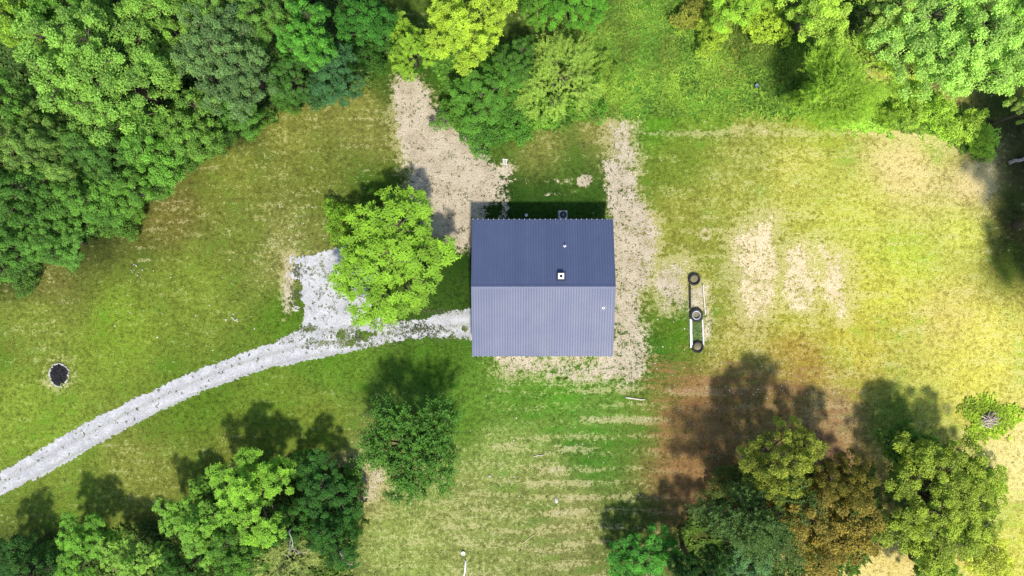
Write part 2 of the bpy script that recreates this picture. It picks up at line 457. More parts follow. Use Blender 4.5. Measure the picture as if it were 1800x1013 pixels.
# ------------------------------------------------------------------ gravel drive, a thin sheet with a ragged edge
DRIVE = [(-160,915),(0,826),(60,793),(150,741),(250,692),(350,646),(430,616),(490,596),(518,580),(531,562),(530,548),(527,520),(524,500),(506,486),(506,450),(545,446),
         (600,430),(655,425),(668,470),(650,520),(668,552),(700,562),(740,557),(790,545),(850,533),(850,604),(790,597),(740,597),(690,606),(640,617),(560,634),(480,649),
         (400,674),(320,707),(240,748),(150,797),(80,836),(0,875),(-160,970)]
step = 0.09
dx = np.arange(-64, -2.8, step); dy = np.arange(-28, 6, step)
DX, DY = np.meshgrid(dx, dy); dpx = DX / S + 900; dpy = 506.5 - DY / S
sd = sdpoly(dpx, dpy, DRIVE)
val = -0.6 - sd / 3.0 + 2.0 * (fbm(DX * 0.9, DY * 0.9, 70) - 0.5) + 1.6 * (vnoise(DX * 5, DY * 5, 77) - 0.5)
def hole(cx, cy, rx, ry, amt):
    return amt * np.exp(-(((dpx - cx) / rx) ** 2 + ((dpy - cy) / ry) ** 2))
tuft = fbm(DX * 1.9, DY * 1.9, 81, 4)
val = np.minimum(val, 4.0)
for (cx, cy, rx, ry, amt) in [(522,478,9,14,8),(519,520,12,16,7),(540,576,14,6,5),(620,588,34,14,5.0),(730,563,40,6,4.0),(560,600,60,10,3.0),(820,578,6,5,8),(700,590,60,12,2.2),
                              (780,590,40,8,3),(590,520,40,30,2.6),(560,470,40,20,2.2),(640,605,60,8,2.4)]:
    val -= (1.6 if amt > 4.9 else 0.55) * hole(cx, cy, rx, ry, amt) * np.clip((tuft - 0.5) * 7, 0, 1.6)
keep = (val > 0)
cellk = keep[:-1, :-1] & keep[1:, :-1] & keep[:-1, 1:] & keep[1:, 1:]
jy, ix = np.nonzero(cellk)
n0 = len(dx)
q = jy * n0 + ix
fc = np.stack([q, q + 1, q + n0 + 1, q + n0], 1)
used, inv = np.unique(fc.ravel(), return_inverse=True)
fx, fy = DX.ravel()[used], DY.ravel()[used]
jit = 0.03
vv = np.stack([fx + rng.uniform(-jit, jit, len(fx)), fy + rng.uniform(-jit, jit, len(fx)), ground_z(fx, fy) + 0.02 + rng.uniform(0, 0.012, len(fx))], 1)
CLX = [-160,0,100,200,300,400,480,540,600,660,740,850]; CLY = [942,850,792,738,690,646,621,606,600,590,578,568]
fpx, fpy = fx/S+900, 506.5-fy/S
off = (fpy - np.interp(fpx, CLX, CLY)) * np.cos(np.arctan(np.interp(fpx, CLX, np.abs(np.gradient(CLY, CLX)))))
wear = np.clip(np.exp(-(off/4.0)**2) + np.exp(-((np.abs(off)-21)/4.0)**2), 0, 1) * np.where(fpy < 545, 0.2, 1)
tag(link('driveway', mesh_np('driveway', vv, inv.reshape(-1, 4), M['gravel'], True, {'wear': ('POINT', 'FLOAT', wear)})), kind='structure')

# ------------------------------------------------------------------ leaves, crowns and trunks
def unit(a): return a / (np.linalg.norm(a, axis=-1, keepdims=True) + 1e-9)

def leaves_mesh(name, c, nrm, d, L, W, lv, mat):
    """kite-shaped leaves folded on the midrib: c base, d direction, nrm up side"""
    d = unit(d); nrm = unit(nrm - (nrm * d).sum(1, keepdims=True) * d); s = np.cross(nrm, d)
    L = np.broadcast_to(L, (len(c),))[:, None]; W = np.broadcast_to(W, (len(c),))[:, None]
    mid = c + d * L * 0.45
    v = np.stack([c, mid + s * W * 0.5 + nrm * W * 0.18, c + d * L - nrm * L * 0.12, mid - s * W * 0.5 + nrm * W * 0.18], 1).reshape(-1, 3)
    b = np.arange(len(c)) * 4
    f = np.stack([np.stack([b, b + 2, b + 1], 1), np.stack([b, b + 3, b + 2], 1)], 1).reshape(-1, 3)
    return mesh_np(name, v, f, mat, False, {'lv': ('FACE', 'FLOAT', np.repeat(lv, 2))})

def crown_pts(r, R, Rz, hc, n, mind, inner=0.5, lob=0.2):
    ph = r.uniform(0, 2*PI, 4)
    pts = []
    for _ in range(n * 40):
        u = unit(r.normal(size=3)); 
        if u[2] < -0.35: continue
        th = math.atan2(u[1], u[0])
        k = 1 + lob * (0.5*math.sin(2*th+ph[0]) + 0.6*math.sin(3*th+ph[1]) + 0.5*math.sin(5*th+ph[2]) + 0.35*math.sin(4*u[2]*3+ph[3]))
        rad = (inner + (1 - inner) * r.random() ** 0.55) * k
        p = np.array([u[0]*R*rad, u[1]*R*rad, hc + u[2]*Rz*rad])
        if all(np.sum((p-q)**2) > mind*mind for q in pts): pts.append(p)
        if len(pts) >= n: break
    return np.array(pts)

def bough_pts(r, R, Rz, hc, nb, rb, per, lob, sp=0.5):
    """boughs spread over the crown, each a rounded head of leaf clumps"""
    cen = crown_pts(r, R - rb*0.8, Rz - rb*0.6, hc, nb, rb*0.95, 0.42, lob)
    out = []; base = np.array([0, 0, hc - Rz*0.6])
    for c in cen:
        rr = rb*r.uniform(0.75, 1.2); o = unit(c - base); got = []
        for _ in range(per*20):
            u = unit(r.normal(size=3) + o*0.75 + np.array([0, 0, 0.35]))
            p = c + u*rr*r.uniform(0.75, 1.0)*np.array([1, 1, 0.75])
            if all(np.sum((p-q)**2) > (rr*sp)**2 for q in got): got.append(p)
            if len(got) >= per: break
        out += got
    return np.array(out)

def trunk_mesh(name, r, pts, hc, H, rt, twigs=True):
    mb = MB()
    fork = hc * 0.55
    lean = r.normal(0, 0.12, 2)
    top = np.array([lean[0]*2, lean[1]*2, H*0.86])
    mb.tube([(0,0,-0.15), (lean[0]*.3, lean[1]*.3, fork*0.5), (lean[0], lean[1], fork), (lean[0]*1.5, lean[1]*1.5, hc*1.05), tuple(top)], [rt*1.35, rt, rt*0.82, rt*0.5, rt*0.12], 8)
    nl = min(16, max(5, len(pts)//9))
    far = pts[r.permutation(len(pts))[:nl]]
    for _ in range(3):
        idx = np.argmin(((pts[:,None]-far[None])**2).sum(2), 1)
        far = np.array([pts[idx==k].mean(0) if (idx==k).any() else far[k] for k in range(nl)])
    for k in range(nl):
        e = far[k]; s0 = np.array([lean[0], lean[1], fork*(0.85+0.5*r.random())])
        mid = (s0+e)/2 + np.array([0,0,-0.06*H*r.random()]) + r.normal(0,0.12,3)
        mb.tube([s0, mid, e], [rt*0.45, rt*0.3, rt*0.16], 6)
        if twigs:
            for p in pts[idx==k]:
                m2 = (e*0.55+p*0.45) + r.normal(0,0.12,3)
                mb.tube([mid*0.25+e*0.75, m2, p], [rt*0.15, rt*0.10, rt*0.04], 4)
    return mb.mesh(name, M['bark'], True)

def make_kind(style, seed, R=4.5, H=10.0, hc=6.2, Rz=3.4, n=110, rc=0.85, per=170, leaf=0.24, lob=0.2, nb=0, rb=1.4):
    r = np.random.default_rng(seed)
    pts = bough_pts(r, R - rc*0.5, Rz - rc*0.4, hc, nb, rb, n, lob) if nb else crown_pts(r, R - rc*0.7, Rz - rc*0.5, hc, n, rc*0.72, 0.45, lob)
    n = len(pts)
    cen = np.array([0, 0, hc - Rz*0.5])
    outw = unit(pts - cen)
    rcs = rc * r.uniform(0.65, 1.25, n)
    cv = r.uniform(0.1, 0.95, n)
    if style == 'billow':
        k = np.repeat(np.arange(n), per); m = len(k)
        u = unit(r.normal(size=(m,3)) + outw[k]*0.75 + np.array([0,0,0.35]))
        bump = 0.82 + 0.18*np.sin(u[:,0]*7+k)*np.sin(u[:,1]*7+k*1.7)
        c = pts[k] + u*(rcs[k]*bump*r.uniform(0.7,1.05,m))[:,None]*np.array([1,1,0.8])
        nr = unit(u + np.array([0,0,0.2]) + r.normal(0,0.24,(m,3)))
        d = unit(r.normal(size=(m,3)) + u*0.5 + np.array([0,0,-0.25]))
        L = leaf*r.uniform(0.7,1.3,m); W = L*0.62
        lv = np.clip(cv[k]*0.6 + r.uniform(0,0.4,m), 0, 1)
    elif style == 'star':
        ro = per; k = np.repeat(np.arange(n), ro); mR = len(k)
        u = unit(r.normal(size=(mR,3)) + outw[k]*0.8 + np.array([0,0,0.45]))
        cR = pts[k] + u*(rcs[k]*r.uniform(0.35,1.1,mR))[:,None]
        ax = unit(u*0.6 + np.array([0,0,0.8]) + r.normal(0,0.25,(mR,3)))
        q = 7; kk = np.repeat(np.arange(mR), q); m = len(kk)
        t1 = unit(np.cross(ax, r.normal(size=(mR,3)))); t2 = np.cross(ax, t1)
        an = np.tile(np.arange(q)*2*PI/q, mR) + r.normal(0,0.2,m)
        rd = t1[kk]*np.cos(an)[:,None] + t2[kk]*np.sin(an)[:,None]
        d = unit(rd + ax[kk]*r.uniform(-0.15,0.55,m)[:,None])
        c = cR[kk] + rd*0.03; nr = ax[kk] + r.normal(0,0.15,(m,3))
        L = leaf*1.5*r.uniform(0.6,1.25,m); W = L*0.36
        lv = np.clip(cv[k][kk]*0.5 + np.repeat(r.uniform(0,0.35,mR), q) + r.uniform(0,0.15,m), 0, 1)
    elif style == 'spike':
        sh = per; k = np.repeat(np.arange(n), sh); mR = len(k)
        u = unit(r.normal(size=(mR,3))*0.55 + outw[k]*0.9 + np.array([0,0,0.55]))
        base = pts[k] + r.normal(0,0.45,(mR,3))*rcs[k][:,None]
        ln = leaf*5.0*r.uniform(0.6,1.3,mR)
        q = 12; kk = np.repeat(np.arange(mR), q); m = len(kk)
        tt = np.tile(np.arange(q)/(q-1.0), mR)
        c = base[kk] + u[kk]*(ln[kk]*tt)[:,None]
        t1 = unit(np.cross(u, r.normal(size=(mR,3)))); t2 = np.cross(u, t1)
        an = np.tile(np.arange(q)*2.4, mR) + r.normal(0,0.2,m)
        rd = t1[kk]*np.cos(an)[:,None] + t2[kk]*np.sin(an)[:,None]
        d = unit(rd + u[kk]*0.7); nr = unit(u[kk] - rd*0.4 + np.array([0,0,0.3]))
        L = leaf*r.uniform(0.8,1.3,m)*(1.15-0.5*tt); W = L*0.5
        lv = np.clip(cv[k][kk]*0.4 + 0.35*tt + r.uniform(0,0.25,m), 0, 1)
    elif style == 'feather':
        sh = per; k = np.repeat(np.arange(n), sh); mR = len(k)
        u = unit(r.normal(size=(mR,3))*0.6 + outw[k]*1.2 + np.array([0,0,0.2]))
        base = pts[k] + r.normal(0,0.5,(mR,3))*rcs[k][:,None]
        ln = leaf*6.0*r.uniform(0.6,1.4,mR)
        q = 14; kk = np.repeat(np.arange(mR), q); m = len(kk)
        tt = np.tile(np.arange(q)/(q-1.0), mR)
        c = base[kk] + u[kk]*(ln[kk]*tt)[:,None] - np.array([0,0,1])*(0.15*ln[kk]*tt*tt)[:,None]
        sgn = np.tile(np.where(np.arange(q)%2==0,1,-1), mR)[:,None]
        sd_ = unit(np.cross(u, np.array([0,0,1.0])+r.normal(0,0.3,(mR,3))))[kk]*sgn
        d = unit(sd_ + u[kk]*0.6 + r.normal(0,0.15,(m,3))); nr = np.array([0,0,1.0]) + r.normal(0,0.3,(m,3))
        L = leaf*0.95*r.uniform(0.7,1.2,m); W = L*0.4
        lv = np.clip(cv[k][kk]*0.5 + r.uniform(0,0.5,m), 0, 1)
    me = leaves_mesh(style + '_crown', c, nr, d, L, W, lv, M['leaf'])
    tm = trunk_mesh(style + '_trunk', r, pts, hc, H, 0.032*H if H > 4 else 0.02*H)
    return me, tm, R, H, hc

KIND = {
 'big':   [make_kind('billow', 101, n=9, nb=27, rb=1.3, rc=0.5, per=230, leaf=0.135, lob=0.25), make_kind('billow', 102, n=9, nb=27, rb=1.3, rc=0.5, per=230, leaf=0.135, lob=0.3)],
 'mid':   [make_kind('billow', 111, n=8, nb=15, rb=1.65, rc=0.62, per=240, leaf=0.17, lob=0.3), make_kind('billow', 112, n=8, nb=15, rb=1.6, rc=0.6, per=240, leaf=0.17, lob=0.34), make_kind('billow', 113, n=8, nb=14, rb=1.7, rc=0.64, per=240, leaf=0.18, lob=0.4)],
 'star':  [make_kind('star', 121, n=8, nb=24, rb=1.15, rc=0.5, per=11, leaf=0.19, lob=0.3), make_kind('star', 122, n=8, nb=20, rb=1.2, rc=0.5, per=12, leaf=0.195, lob=0.45), make_kind('star', 124, n=8, nb=30, rb=1.05, rc=0.5, per=8, leaf=0.19, lob=0.22)],
 'spike': [make_kind('spike', 131, n=7, nb=22, rb=1.25, rc=0.5, per=6, leaf=0.29, lob=0.24), make_kind('spike', 132, n=7, nb=18, rb=1.25, rc=0.5, per=8, leaf=0.25, lob=0.36)],
 'feather': [make_kind('feather', 141, n=90, rc=0.9, per=10, leaf=0.2, lob=0.3), make_kind('feather', 142, n=110, rc=0.9, per=26, leaf=0.2, lob=0.3)],
 'shrub': [make_kind('billow', 151, R=2.2, H=2.6, hc=1.3, Rz=1.2, n=60, rc=0.5, per=80, leaf=0.17, lob=0.35), make_kind('billow', 152, R=2.2, H=2.6, hc=1.2, Rz=1.2, n=60, rc=0.48, per=80, leaf=0.17, lob=0.45)],
 'weed':  [make_kind('star', 161, R=2.2, H=2.4, hc=1.1, Rz=1.1, n=70, rc=0.45, per=7, leaf=0.17, lob=0.4)],
}
LEAFGAIN = 0.72
def leafcol(rgb, sat=0.95):
    c = lin(rgb) / LEAFGAIN
    l = c @ np.array([0.3, 0.6, 0.1])
    return (*[float(q) for q in np.clip(l + (c - l) * sat, 0.004, 0.6)], 1)
def plant(kind, var, px, py, rpx, h, rgb, label, rz=None, name=None, group=None, cat=None, stretch=1.0):
    me, tm, R, H, hc = KIND[kind][var % len(KIND[kind])]
    small = kind in ('shrub', 'weed')
    hz = hc * h / H
    x, y, _ = P(px, py, hz)
    rr = rpx * S * (CAM_H - hz * 1.15) / CAM_H
    name = name or ('shrub' if small else 'broadleaf_tree')
    o = empty(name, (x, y, float(ground_z(np.array(x), np.array(y)))), rng.uniform(0, 2*PI) if rz is None else rz)
    s = rr / R
    o.scale = (s * stretch, s / stretch, h / H)
    c = link('crown', me, o); c.color = leafcol(rgb)
    link('stems' if small else 'trunk', tm, o)
    tag(o, label, cat or ('shrub' if small else 'tree'), group)
    return o

UL = 'trees of the upper left wood'
G1=(96,134,58); G2=(82,120,52); G3=(108,140,60); GB=(90,116,72); GY2=(140,160,40); GD=(48,84,36); GBL=(62,100,64)
T = [
 # upper left wood
 ('big',0,185,125,135,15,G3,'largest billowing light green crown in the upper left wood'),
 ('big',1,405,105,92,14,GB,'grey-green rounded tree in the upper left wood, nearest the field at its middle'),
 ('mid',0,300,35,70,13,(112,144,62),'light green tree at the top edge right of the largest crown in the wood'),
 ('mid',1,478,35,62,13,(92,126,56),'mid green tree at the top edge above the grey-green tree'),
 ('mid',2,545,75,58,12,(84,136,50),'vivid green tree at the right-hand end of the upper left wood'),
 ('mid',0,590,135,52,8,GBL,'dark bluish green tree at the right tip of the wood by the lawn edge'),
 ('mid',1,30,40,75,13,(120,148,50),'yellowish green tree in the top left corner'),
 ('mid',2,15,190,58,13,(100,136,62),'tree with a small pale crown at the left edge, upper of two'),
 ('big',0,75,260,75,12,(104,130,64),'olive green tree below the largest crown, near the left edge'),
 ('mid',0,180,270,62,11,(78,112,52),'shaded mid green tree directly below the largest crown in the wood'),
 ('mid',1,265,255,72,11,(96,136,52),'bright mid green tree at the lawn side of the wood below the largest crown'),
 ('mid',2,345,225,66,10,(98,130,54),'mid green tree below the grey-green tree at the wood edge'),
 ('mid',0,150,355,66,9,(86,124,50),'rounded green tree at the wood edge lower left'),
 ('mid',1,60,350,62,11,(76,112,48),'dark green tree behind the lower left wood edge'),
 ('mid',2,225,335,58,8,(92,130,50),'fresh green tree at the wood edge beside the brown lawn margin'),
 ('big',1,95,420,60,8,(88,126,54),'low spreading green tree at the lower end of the wood'),
 ('mid',0,15,440,58,9,(84,122,52),'green tree at the left edge, lower end of the wood'),
 ('mid',1,425,195,46,7,(80,118,48),'small green tree at the wood edge below the grey-green crown'),
 ('mid',2,640,35,60,9,(56,104,36),'deep green tree at the top edge between the wood and the yellow-green tree'),
 ('mid',0,120,10,70,13,(100,140,56),'green tree at the top edge left of the largest crown in the wood'),
 ('mid',1,390,15,60,12,(104,136,66),'pale green tree at the top edge right above the grey-green crown'),
 ('mid',2,0,300,55,11,(82,118,54),'mid green tree at the left edge halfway down the wood'),
 ('mid',0,510,135,44,9,(70,108,48),'shaded green tree between the vivid green and the bluish green trees'),
 # upper middle
 ('star',1,828,55,84,10,(138,166,40),'large yellow-green tree with star-like leaf sprays at the top edge'),
 ('star',0,722,90,48,7,(118,154,38),'smaller yellow-green tree left of the large yellow-green one'),
 ('mid',1,850,170,66,5,(76,124,36),'dark green bushy tree below the large yellow-green tree'),
 ('mid',2,905,110,42,5,(70,112,38),'shaded green bush tree right of the large yellow-green tree'),
 ('feather',0,985,140,70,5,(128,158,58),'pale feathery small tree beside the dark green bush'),
 ('mid',0,1010,5,62,8,(84,140,36),'bright green tree cut by the top edge above the meadow'),
 ('star',0,940,10,40,7,(86,130,36),'green tree at the top edge between yellow-green tree and meadow'),
 # upper right: overexposure is put into these paler crown colours
 ('mid',1,1300,0,62,8,(134,172,50),'yellow-green tree cut by the top edge over the right meadow'),
 ('mid',2,1440,12,78,10,(146,184,62),'pale yellow-green tree at the top edge right of the meadow'),
 ('feather',1,1468,165,60,10,(126,160,46),'feathery bright green tree casting a dark shadow on the meadow'),
 ('feather',0,1525,105,74,8,(140,172,56),'pale feathery tree leaning towards the huge corner tree'),
 ('big',1,1690,75,135,13,(138,192,78),'huge pale green tree filling the upper right corner'),
 ('mid',0,1790,60,70,13,(136,188,76),'pale tree in the top right corner beside the huge tree'),
 ('mid',1,1560,15,60,11,(150,188,86),'pale green tree at the top edge left of the huge corner tree'),
 ('mid',2,1822,190,36,10,(150,180,92),'pale tree at the right edge just below the huge corner tree'),
 # middle
 ('star',2,682,458,122,6.0,(108,148,26),'round bright lime green tree beside the house and gravel pad'),
 ('spike',0,728,785,92,7.0,(64,106,28),'lone dark green tree with upright shoots below the house'),
 # bottom left
 ('star',1,440,865,84,7,(108,152,36),'tallest bright green tree of the bottom left clump'),
 ('mid',1,575,868,68,5.5,(50,96,30),'dark green rounded tree at the right of the bottom left clump'),
 ('star',0,355,925,66,6,(104,148,44),'bright green tree in the middle of the bottom left clump'),
 ('star',1,145,955,62,5.5,(92,140,36),'green tree at the left of the bottom left clump'),
 ('star',0,245,990,58,6,(116,154,56),'light green tree at the bottom edge between two bright green trees'),
 ('feather',0,500,990,58,6,(136,150,78),'pale greyish feathery tree at the bottom edge of the left clump'),
 ('mid',2,590,945,50,6,(58,104,38),'small dark tree at the right end of the bottom left clump near the lawn'),
 ('star',1,355,860,27,4,(104,146,48),'smallest bright green tree at the upper tip of the bottom left clump'),
 ('mid',0,40,1005,64,6,(50,92,32),'dark green tree in the bottom left corner'),
 ('mid',1,505,925,50,6,(64,108,36),'shaded green tree behind the tallest tree of the bottom left clump'),
 ('mid',2,420,975,60,6,(84,128,40),'mid green tree at the bottom edge in the left clump'),
 ('mid',0,320,1005,46,6,(66,110,38),'dark green tree at the bottom edge left of the mid green one'),
 # bottom right
 ('mid',0,1368,808,74,11,(130,142,50),'olive green tree at the top of the bottom right clump'),
 ('spike',1,1335,905,88,11,(70,96,44),'dark green tree with narrow leaves in the bottom right clump'),
 ('mid',2,1445,925,98,8.5,(124,114,42),'rusty orange-brown tree in the bottom right clump'),
 ('big',0,1650,885,118,9.5,(128,148,44),'large olive-green rounded tree at the lower right'),
 ('mid',1,1315,985,62,7,(92,134,84),'bluish green tree at the bottom edge of the right clump'),
 ('mid',0,1130,985,66,5,(70,136,40),'vivid green low tree at the bottom edge right of the lawn'),
 ('mid',1,1225,1000,56,9,(50,84,34),'dark shaded tree at the bottom edge between two green trees'),
 ('mid',2,1470,840,58,9.5,(112,108,42),'brownish tree between the olive tree and the rusty one'),
 ('spike',0,1590,790,50,5,(70,108,34),'dark shaded tree at the upper left of the large olive-green tree'),
 ('mid',1,1640,1005,62,6,(104,140,40),'green tree at the bottom edge below the large olive-green tree'),
]
for i, (k, v, px, py, r, h, rgb, lb) in enumerate(T):
    if i < 23: rgb = (rgb[0]*1.04, rgb[1]*1.09, rgb[2]*1.02)
    plant(k, v, px, py, r, h, rgb, lb, group=UL if i < 23 else None)
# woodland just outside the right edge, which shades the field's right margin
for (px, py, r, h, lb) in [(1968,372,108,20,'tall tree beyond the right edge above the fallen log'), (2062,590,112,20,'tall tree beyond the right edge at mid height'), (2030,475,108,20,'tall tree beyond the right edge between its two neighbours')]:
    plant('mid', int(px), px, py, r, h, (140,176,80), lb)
SH = [
 (40,480,32,(78,116,46),'low shrub at the lower left tip of the wood'),(115,440,30,(84,124,48),'shrub at the wood edge near its lower end'),(205,395,32,(86,126,46),'shrub where the wood edge meets the lawn, lower third'),
 (235,375,22,(96,134,48),'bright shrub at the tip of the wood edge'),(275,315,34,(82,120,44),'shrub on the wood edge halfway along'),(330,275,30,(76,116,42),'shrub at the wood edge under the mid green tree'),
 (385,245,28,(70,108,40),'shaded shrub at the wood edge right of halfway'),(450,215,26,(80,122,40),'shrub at the wood edge below the grey-green tree'),(510,180,24,(74,116,40),'shrub at the wood edge near its right end'),
 (555,172,24,(62,102,54),'bluish shrub at the right tip of the wood'),(640,100,34,(58,100,34),'deep green shrub in the gap right of the wood'),(680,60,36,(60,104,36),'deep green shrub behind the smaller yellow-green tree'),
 (845,235,42,(70,118,34),'dark shrub at the lower tip of the thicket above the house'),(800,205,34,(78,122,36),'shrub at the left side of the thicket above the house'),(900,205,40,(74,124,36),'shrub at the right side of the thicket above the house'),
 (955,190,40,(98,142,42),'light green shrub below the pale feathery tree'),(1035,180,38,(88,134,36),'shrub at the right of the pale feathery tree'),(1060,130,30,(110,142,44),'small meadow shrub beside the pale feathery tree'),
 (1250,60,34,(134,160,44),'yellowish shrub in the meadow near the top'),(1345,40,40,(150,176,50),'bright shrub below the top right tree line'),(1220,20,34,(126,134,48),'brownish green shrub at the top of the meadow'),
 (1420,180,34,(120,152,40),'shrub below the shadow on the meadow'),(1480,185,40,(134,164,46),'bright shrub at the foot of the feathery tree'),(1580,110,36,(160,184,66),'pale shrub between the feathery and the huge tree'),
 (1600,190,32,(146,180,64),'yellowish shrub at the left of the right-hand hedge'),(1650,205,36,(142,188,60),'bright shrub in the middle of the right-hand hedge'),(1700,225,36,(146,194,58),'bright shrub near the right end of the hedge'),(1725,252,26,(142,188,56),'shrub at the right tip of the hedge by the field corner'),
 (1560,205,24,(120,150,44),'small green shrub at the left tip of the right-hand hedge'),
 (620,845,26,(70,112,36),'shrub on the right side of the dark rounded tree'),(610,920,28,(84,130,42),'shrub at the lawn side of the bottom left clump'),(90,985,36,(66,106,38),'shrub at the foot of the left bottom tree'),(530,820,30,(64,108,34),'shrub at the top of the bottom left clump'),
 (600,390,34,(104,144,30),'low lime shrub at the upper left of the bright lime tree'),
 (1740,990,46,(164,176,62),'yellowish shrub in the bottom right corner'),(1280,850,36,(84,100,42),'shaded shrub at the left of the bottom right clump'),(1560,930,30,(96,120,40),'shrub between the rusty and the large olive tree'),(1735,850,30,(140,172,40),'sunlit shrub on the right of the large olive tree'),
]
for i, (px, py, r, rgb, lb) in enumerate(SH):
    plant('shrub', i, px, py, r, rng.uniform(1.6, 3.0), rgb, lb)

# ------------------------------------------------------------------ stuff: undergrowth, rough grass, tufts
def scatter(polys, n, jitter_seed):
    r = np.random.default_rng(jitter_seed)
    xs = []; 
    while sum(len(a) for a in xs) < n:
        px = r.uniform(-60, 1860, n * 2); py = r.uniform(-60, 1075, n * 2)
        ok = np.zeros(len(px), bool)
        for p in polys: ok |= sdpoly(px + r.normal(0, 6, len(px)), py + r.normal(0, 6, len(px)), p) < 0
        xs.append(np.stack([px[ok], py[ok]], 1))
    a = np.concatenate(xs)[:n]
    return (a[:, 0] - 900) * S, (506.5 - a[:, 1]) * S, a[:, 0], a[:, 1]

def blades(name, x, y, q, L, W, spread, seed, rgb, label, cat, lift=0.0):
    r = np.random.default_rng(seed); n = len(x)
    k = np.repeat(np.arange(n), q); m = len(k)
    c = np.stack([x, y, ground_z(x, y) + lift], 1)[k] + r.normal(0, 0.06, (m, 3)) * np.array([1, 1, 0])
    an = r.uniform(0, 2*PI, m)
    d = unit(np.stack([np.cos(an)*spread, np.sin(an)*spread, r.uniform(0.5, 1.2, m)], 1))
    nr = np.stack([-np.cos(an)*0.6, -np.sin(an)*0.6, np.full(m, 0.9)], 1)
    sz = (r.uniform(0.6, 1.3, n)[k]) * r.uniform(0.7, 1.2, m)
    patch = fbm(x*0.35, y*0.35, seed, 3)[k]
    lv = np.clip(patch*1.6 - 0.4 + r.uniform(-0.2, 0.3, m), 0, 1)
    me = leaves_mesh(name, c, nr, d, L*sz, W*sz, lv, M['leaf'])
    o = link(name, me); o.color = leafcol(rgb)
    return tag(o, label, cat, kind='stuff')

WOOD = [[(-60,-60),(660,-60),(690,80),(620,170),(540,180),(440,220),(330,290),(230,390),(110,440),(30,490),(-60,500)]]
x, y, px, py = scatter(WOOD, 9000, 1)
blades('undergrowth', x, y, 5, 0.55, 0.28, 1.0, 201, (74,106,44), 'leafy green undergrowth on the floor of the upper left wood', 'undergrowth')
MEADOW = [[(1010,-60),(1560,-60),(1480,40),(1420,100),(1430,200),(1250,205),(1060,200),(1040,120)]]
x, y, px, py = scatter(MEADOW, 9000, 2)
blades('meadow_grass', x, y, 4, 0.5, 0.09, 1.4, 202, (114,144,52), 'rough unmown meadow grass between the tree lines at the top', 'grass')
x, y, px, py = scatter(MEADOW + [[(640,60),(760,100),(800,215),(880,250),(1060,200),(1030,40),(900,80)]], 14000, 3)
ok = fbm(x*.45, y*.45, 92, 3) + rng.normal(0, .05, len(x)) > .50
x, y = x[ok], y[ok]
blades('meadow_weeds', x, y, 6, 0.34, 0.17, 1.2, 203, (84,128,38), 'broad green weeds growing through the rough meadow', 'weeds')
x, y, px, py = scatter([[(1430,215),(1560,150),(1600,120),(1660,190),(1750,240),(1730,280),(1640,230),(1500,225)]], 2600, 4)
blades('hedge_weeds', x, y, 6, 0.40, 0.17, 1.2, 204, (136,172,64), 'pale sunlit weeds along the hedge at the field top', 'weeds')
x, y, px, py = scatter([[(100,1075),(100,960),(330,900),(440,800),(620,830),(640,920),(600,1075)],[(1180,1075),(1200,930),(1300,820),(1540,830),(1540,960),(1450,1075)],[(1560,860),(1600,760),(1750,840),(1740,960),(1600,960)]], 6000, 5)
blades('thicket_floor', x, y, 5, 0.5, 0.24, 1.0, 205, (78,104,40), 'dark leafy growth on the ground beneath the lower tree clumps', 'undergrowth')
r = np.random.default_rng(31)
wpx = []
for (cx, cy, rx, ry, nn) in [(522,480,8,14,50),(520,520,10,16,60),(540,578,16,7,70),(615,590,30,14,150),(735,577,40,9,170),(560,602,55,12,110),(820,578,5,4,14),(700,590,60,12,120),(780,590,36,9,50),
                             (590,520,45,36,110),(555,475,35,22,60),(640,606,60,8,80),(680,565,20,7,60),(760,548,45,4,70)]:
    wpx += [(r.normal(cx, rx*.6), r.normal(cy, ry*.6)) for _ in range(nn)]
for k in range(60):
    t_ = r.random(); cl = np.interp(t_*500, [0,100,200,300,400,500], [850,792,738,690,650,618])
    wpx.append((t_*500 + r.normal(0, 4), cl + r.choice([0, -13, 13], p=[.6,.2,.2]) + r.normal(0, 2.5)))
wpx = np.array(wpx)
blades('drive_weeds', (wpx[:,0]-900)*S, (506.5-wpx[:,1])*S, 6, 0.13, 0.075, 1.6, 206, (92,104,66), 'sparse low weeds growing through the gravel drive', 'weeds', .025)
LAWN = [[(-60,520),(230,420),(330,310),(440,240),(620,140),(700,150),(800,240),(1080,215),(1640,235),(1750,300),(1860,600),(1860,1075),(620,1075),(640,850),(420,800),(100,960),(-60,960)]]
x, y, px, py = scatter(LAWN, 9000, 6)
ok = (sdpoly(px, py, DRIVE) > 2) & ~((px > 836) & (px < 1070) & (py > 392) & (py < 618))
x, y = x[ok], y[ok]
# tufts take the colour of the turf round them
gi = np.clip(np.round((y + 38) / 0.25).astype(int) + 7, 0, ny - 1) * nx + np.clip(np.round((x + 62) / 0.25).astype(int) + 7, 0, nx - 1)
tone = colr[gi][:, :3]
def mat_tuft():
    m = N('turf_tuft')
    c = m.attr('tc').outputs['Color']
    a = m.attr('lv').outputs['Fac']
    return m.fin(m.scale(c, m.math('ADD', m.math('MULTIPLY', a, 0.9), 0.55)), 0.8, 0.15)
r = np.random.default_rng(9); q = 4; k = np.repeat(np.arange(len(x)), q); m_ = len(k)
c = np.stack([x, y, ground_z(x, y)], 1)[k] + r.normal(0, 0.07, (m_, 3)) * np.array([1, 1, 0]); an = r.uniform(0, 2*PI, m_)
d = np.stack([np.cos(an), np.sin(an), r.uniform(0.3, 0.9, m_)], 1); nr = np.stack([-np.cos(an)*.5, -np.sin(an)*.5, np.ones(m_)], 1)
me = leaves_mesh('lawn_tufts', c, nr, d, 0.15*r.uniform(.6,1.4,m_), 0.07, r.uniform(0, 1, len(x))[k], mat_tuft())
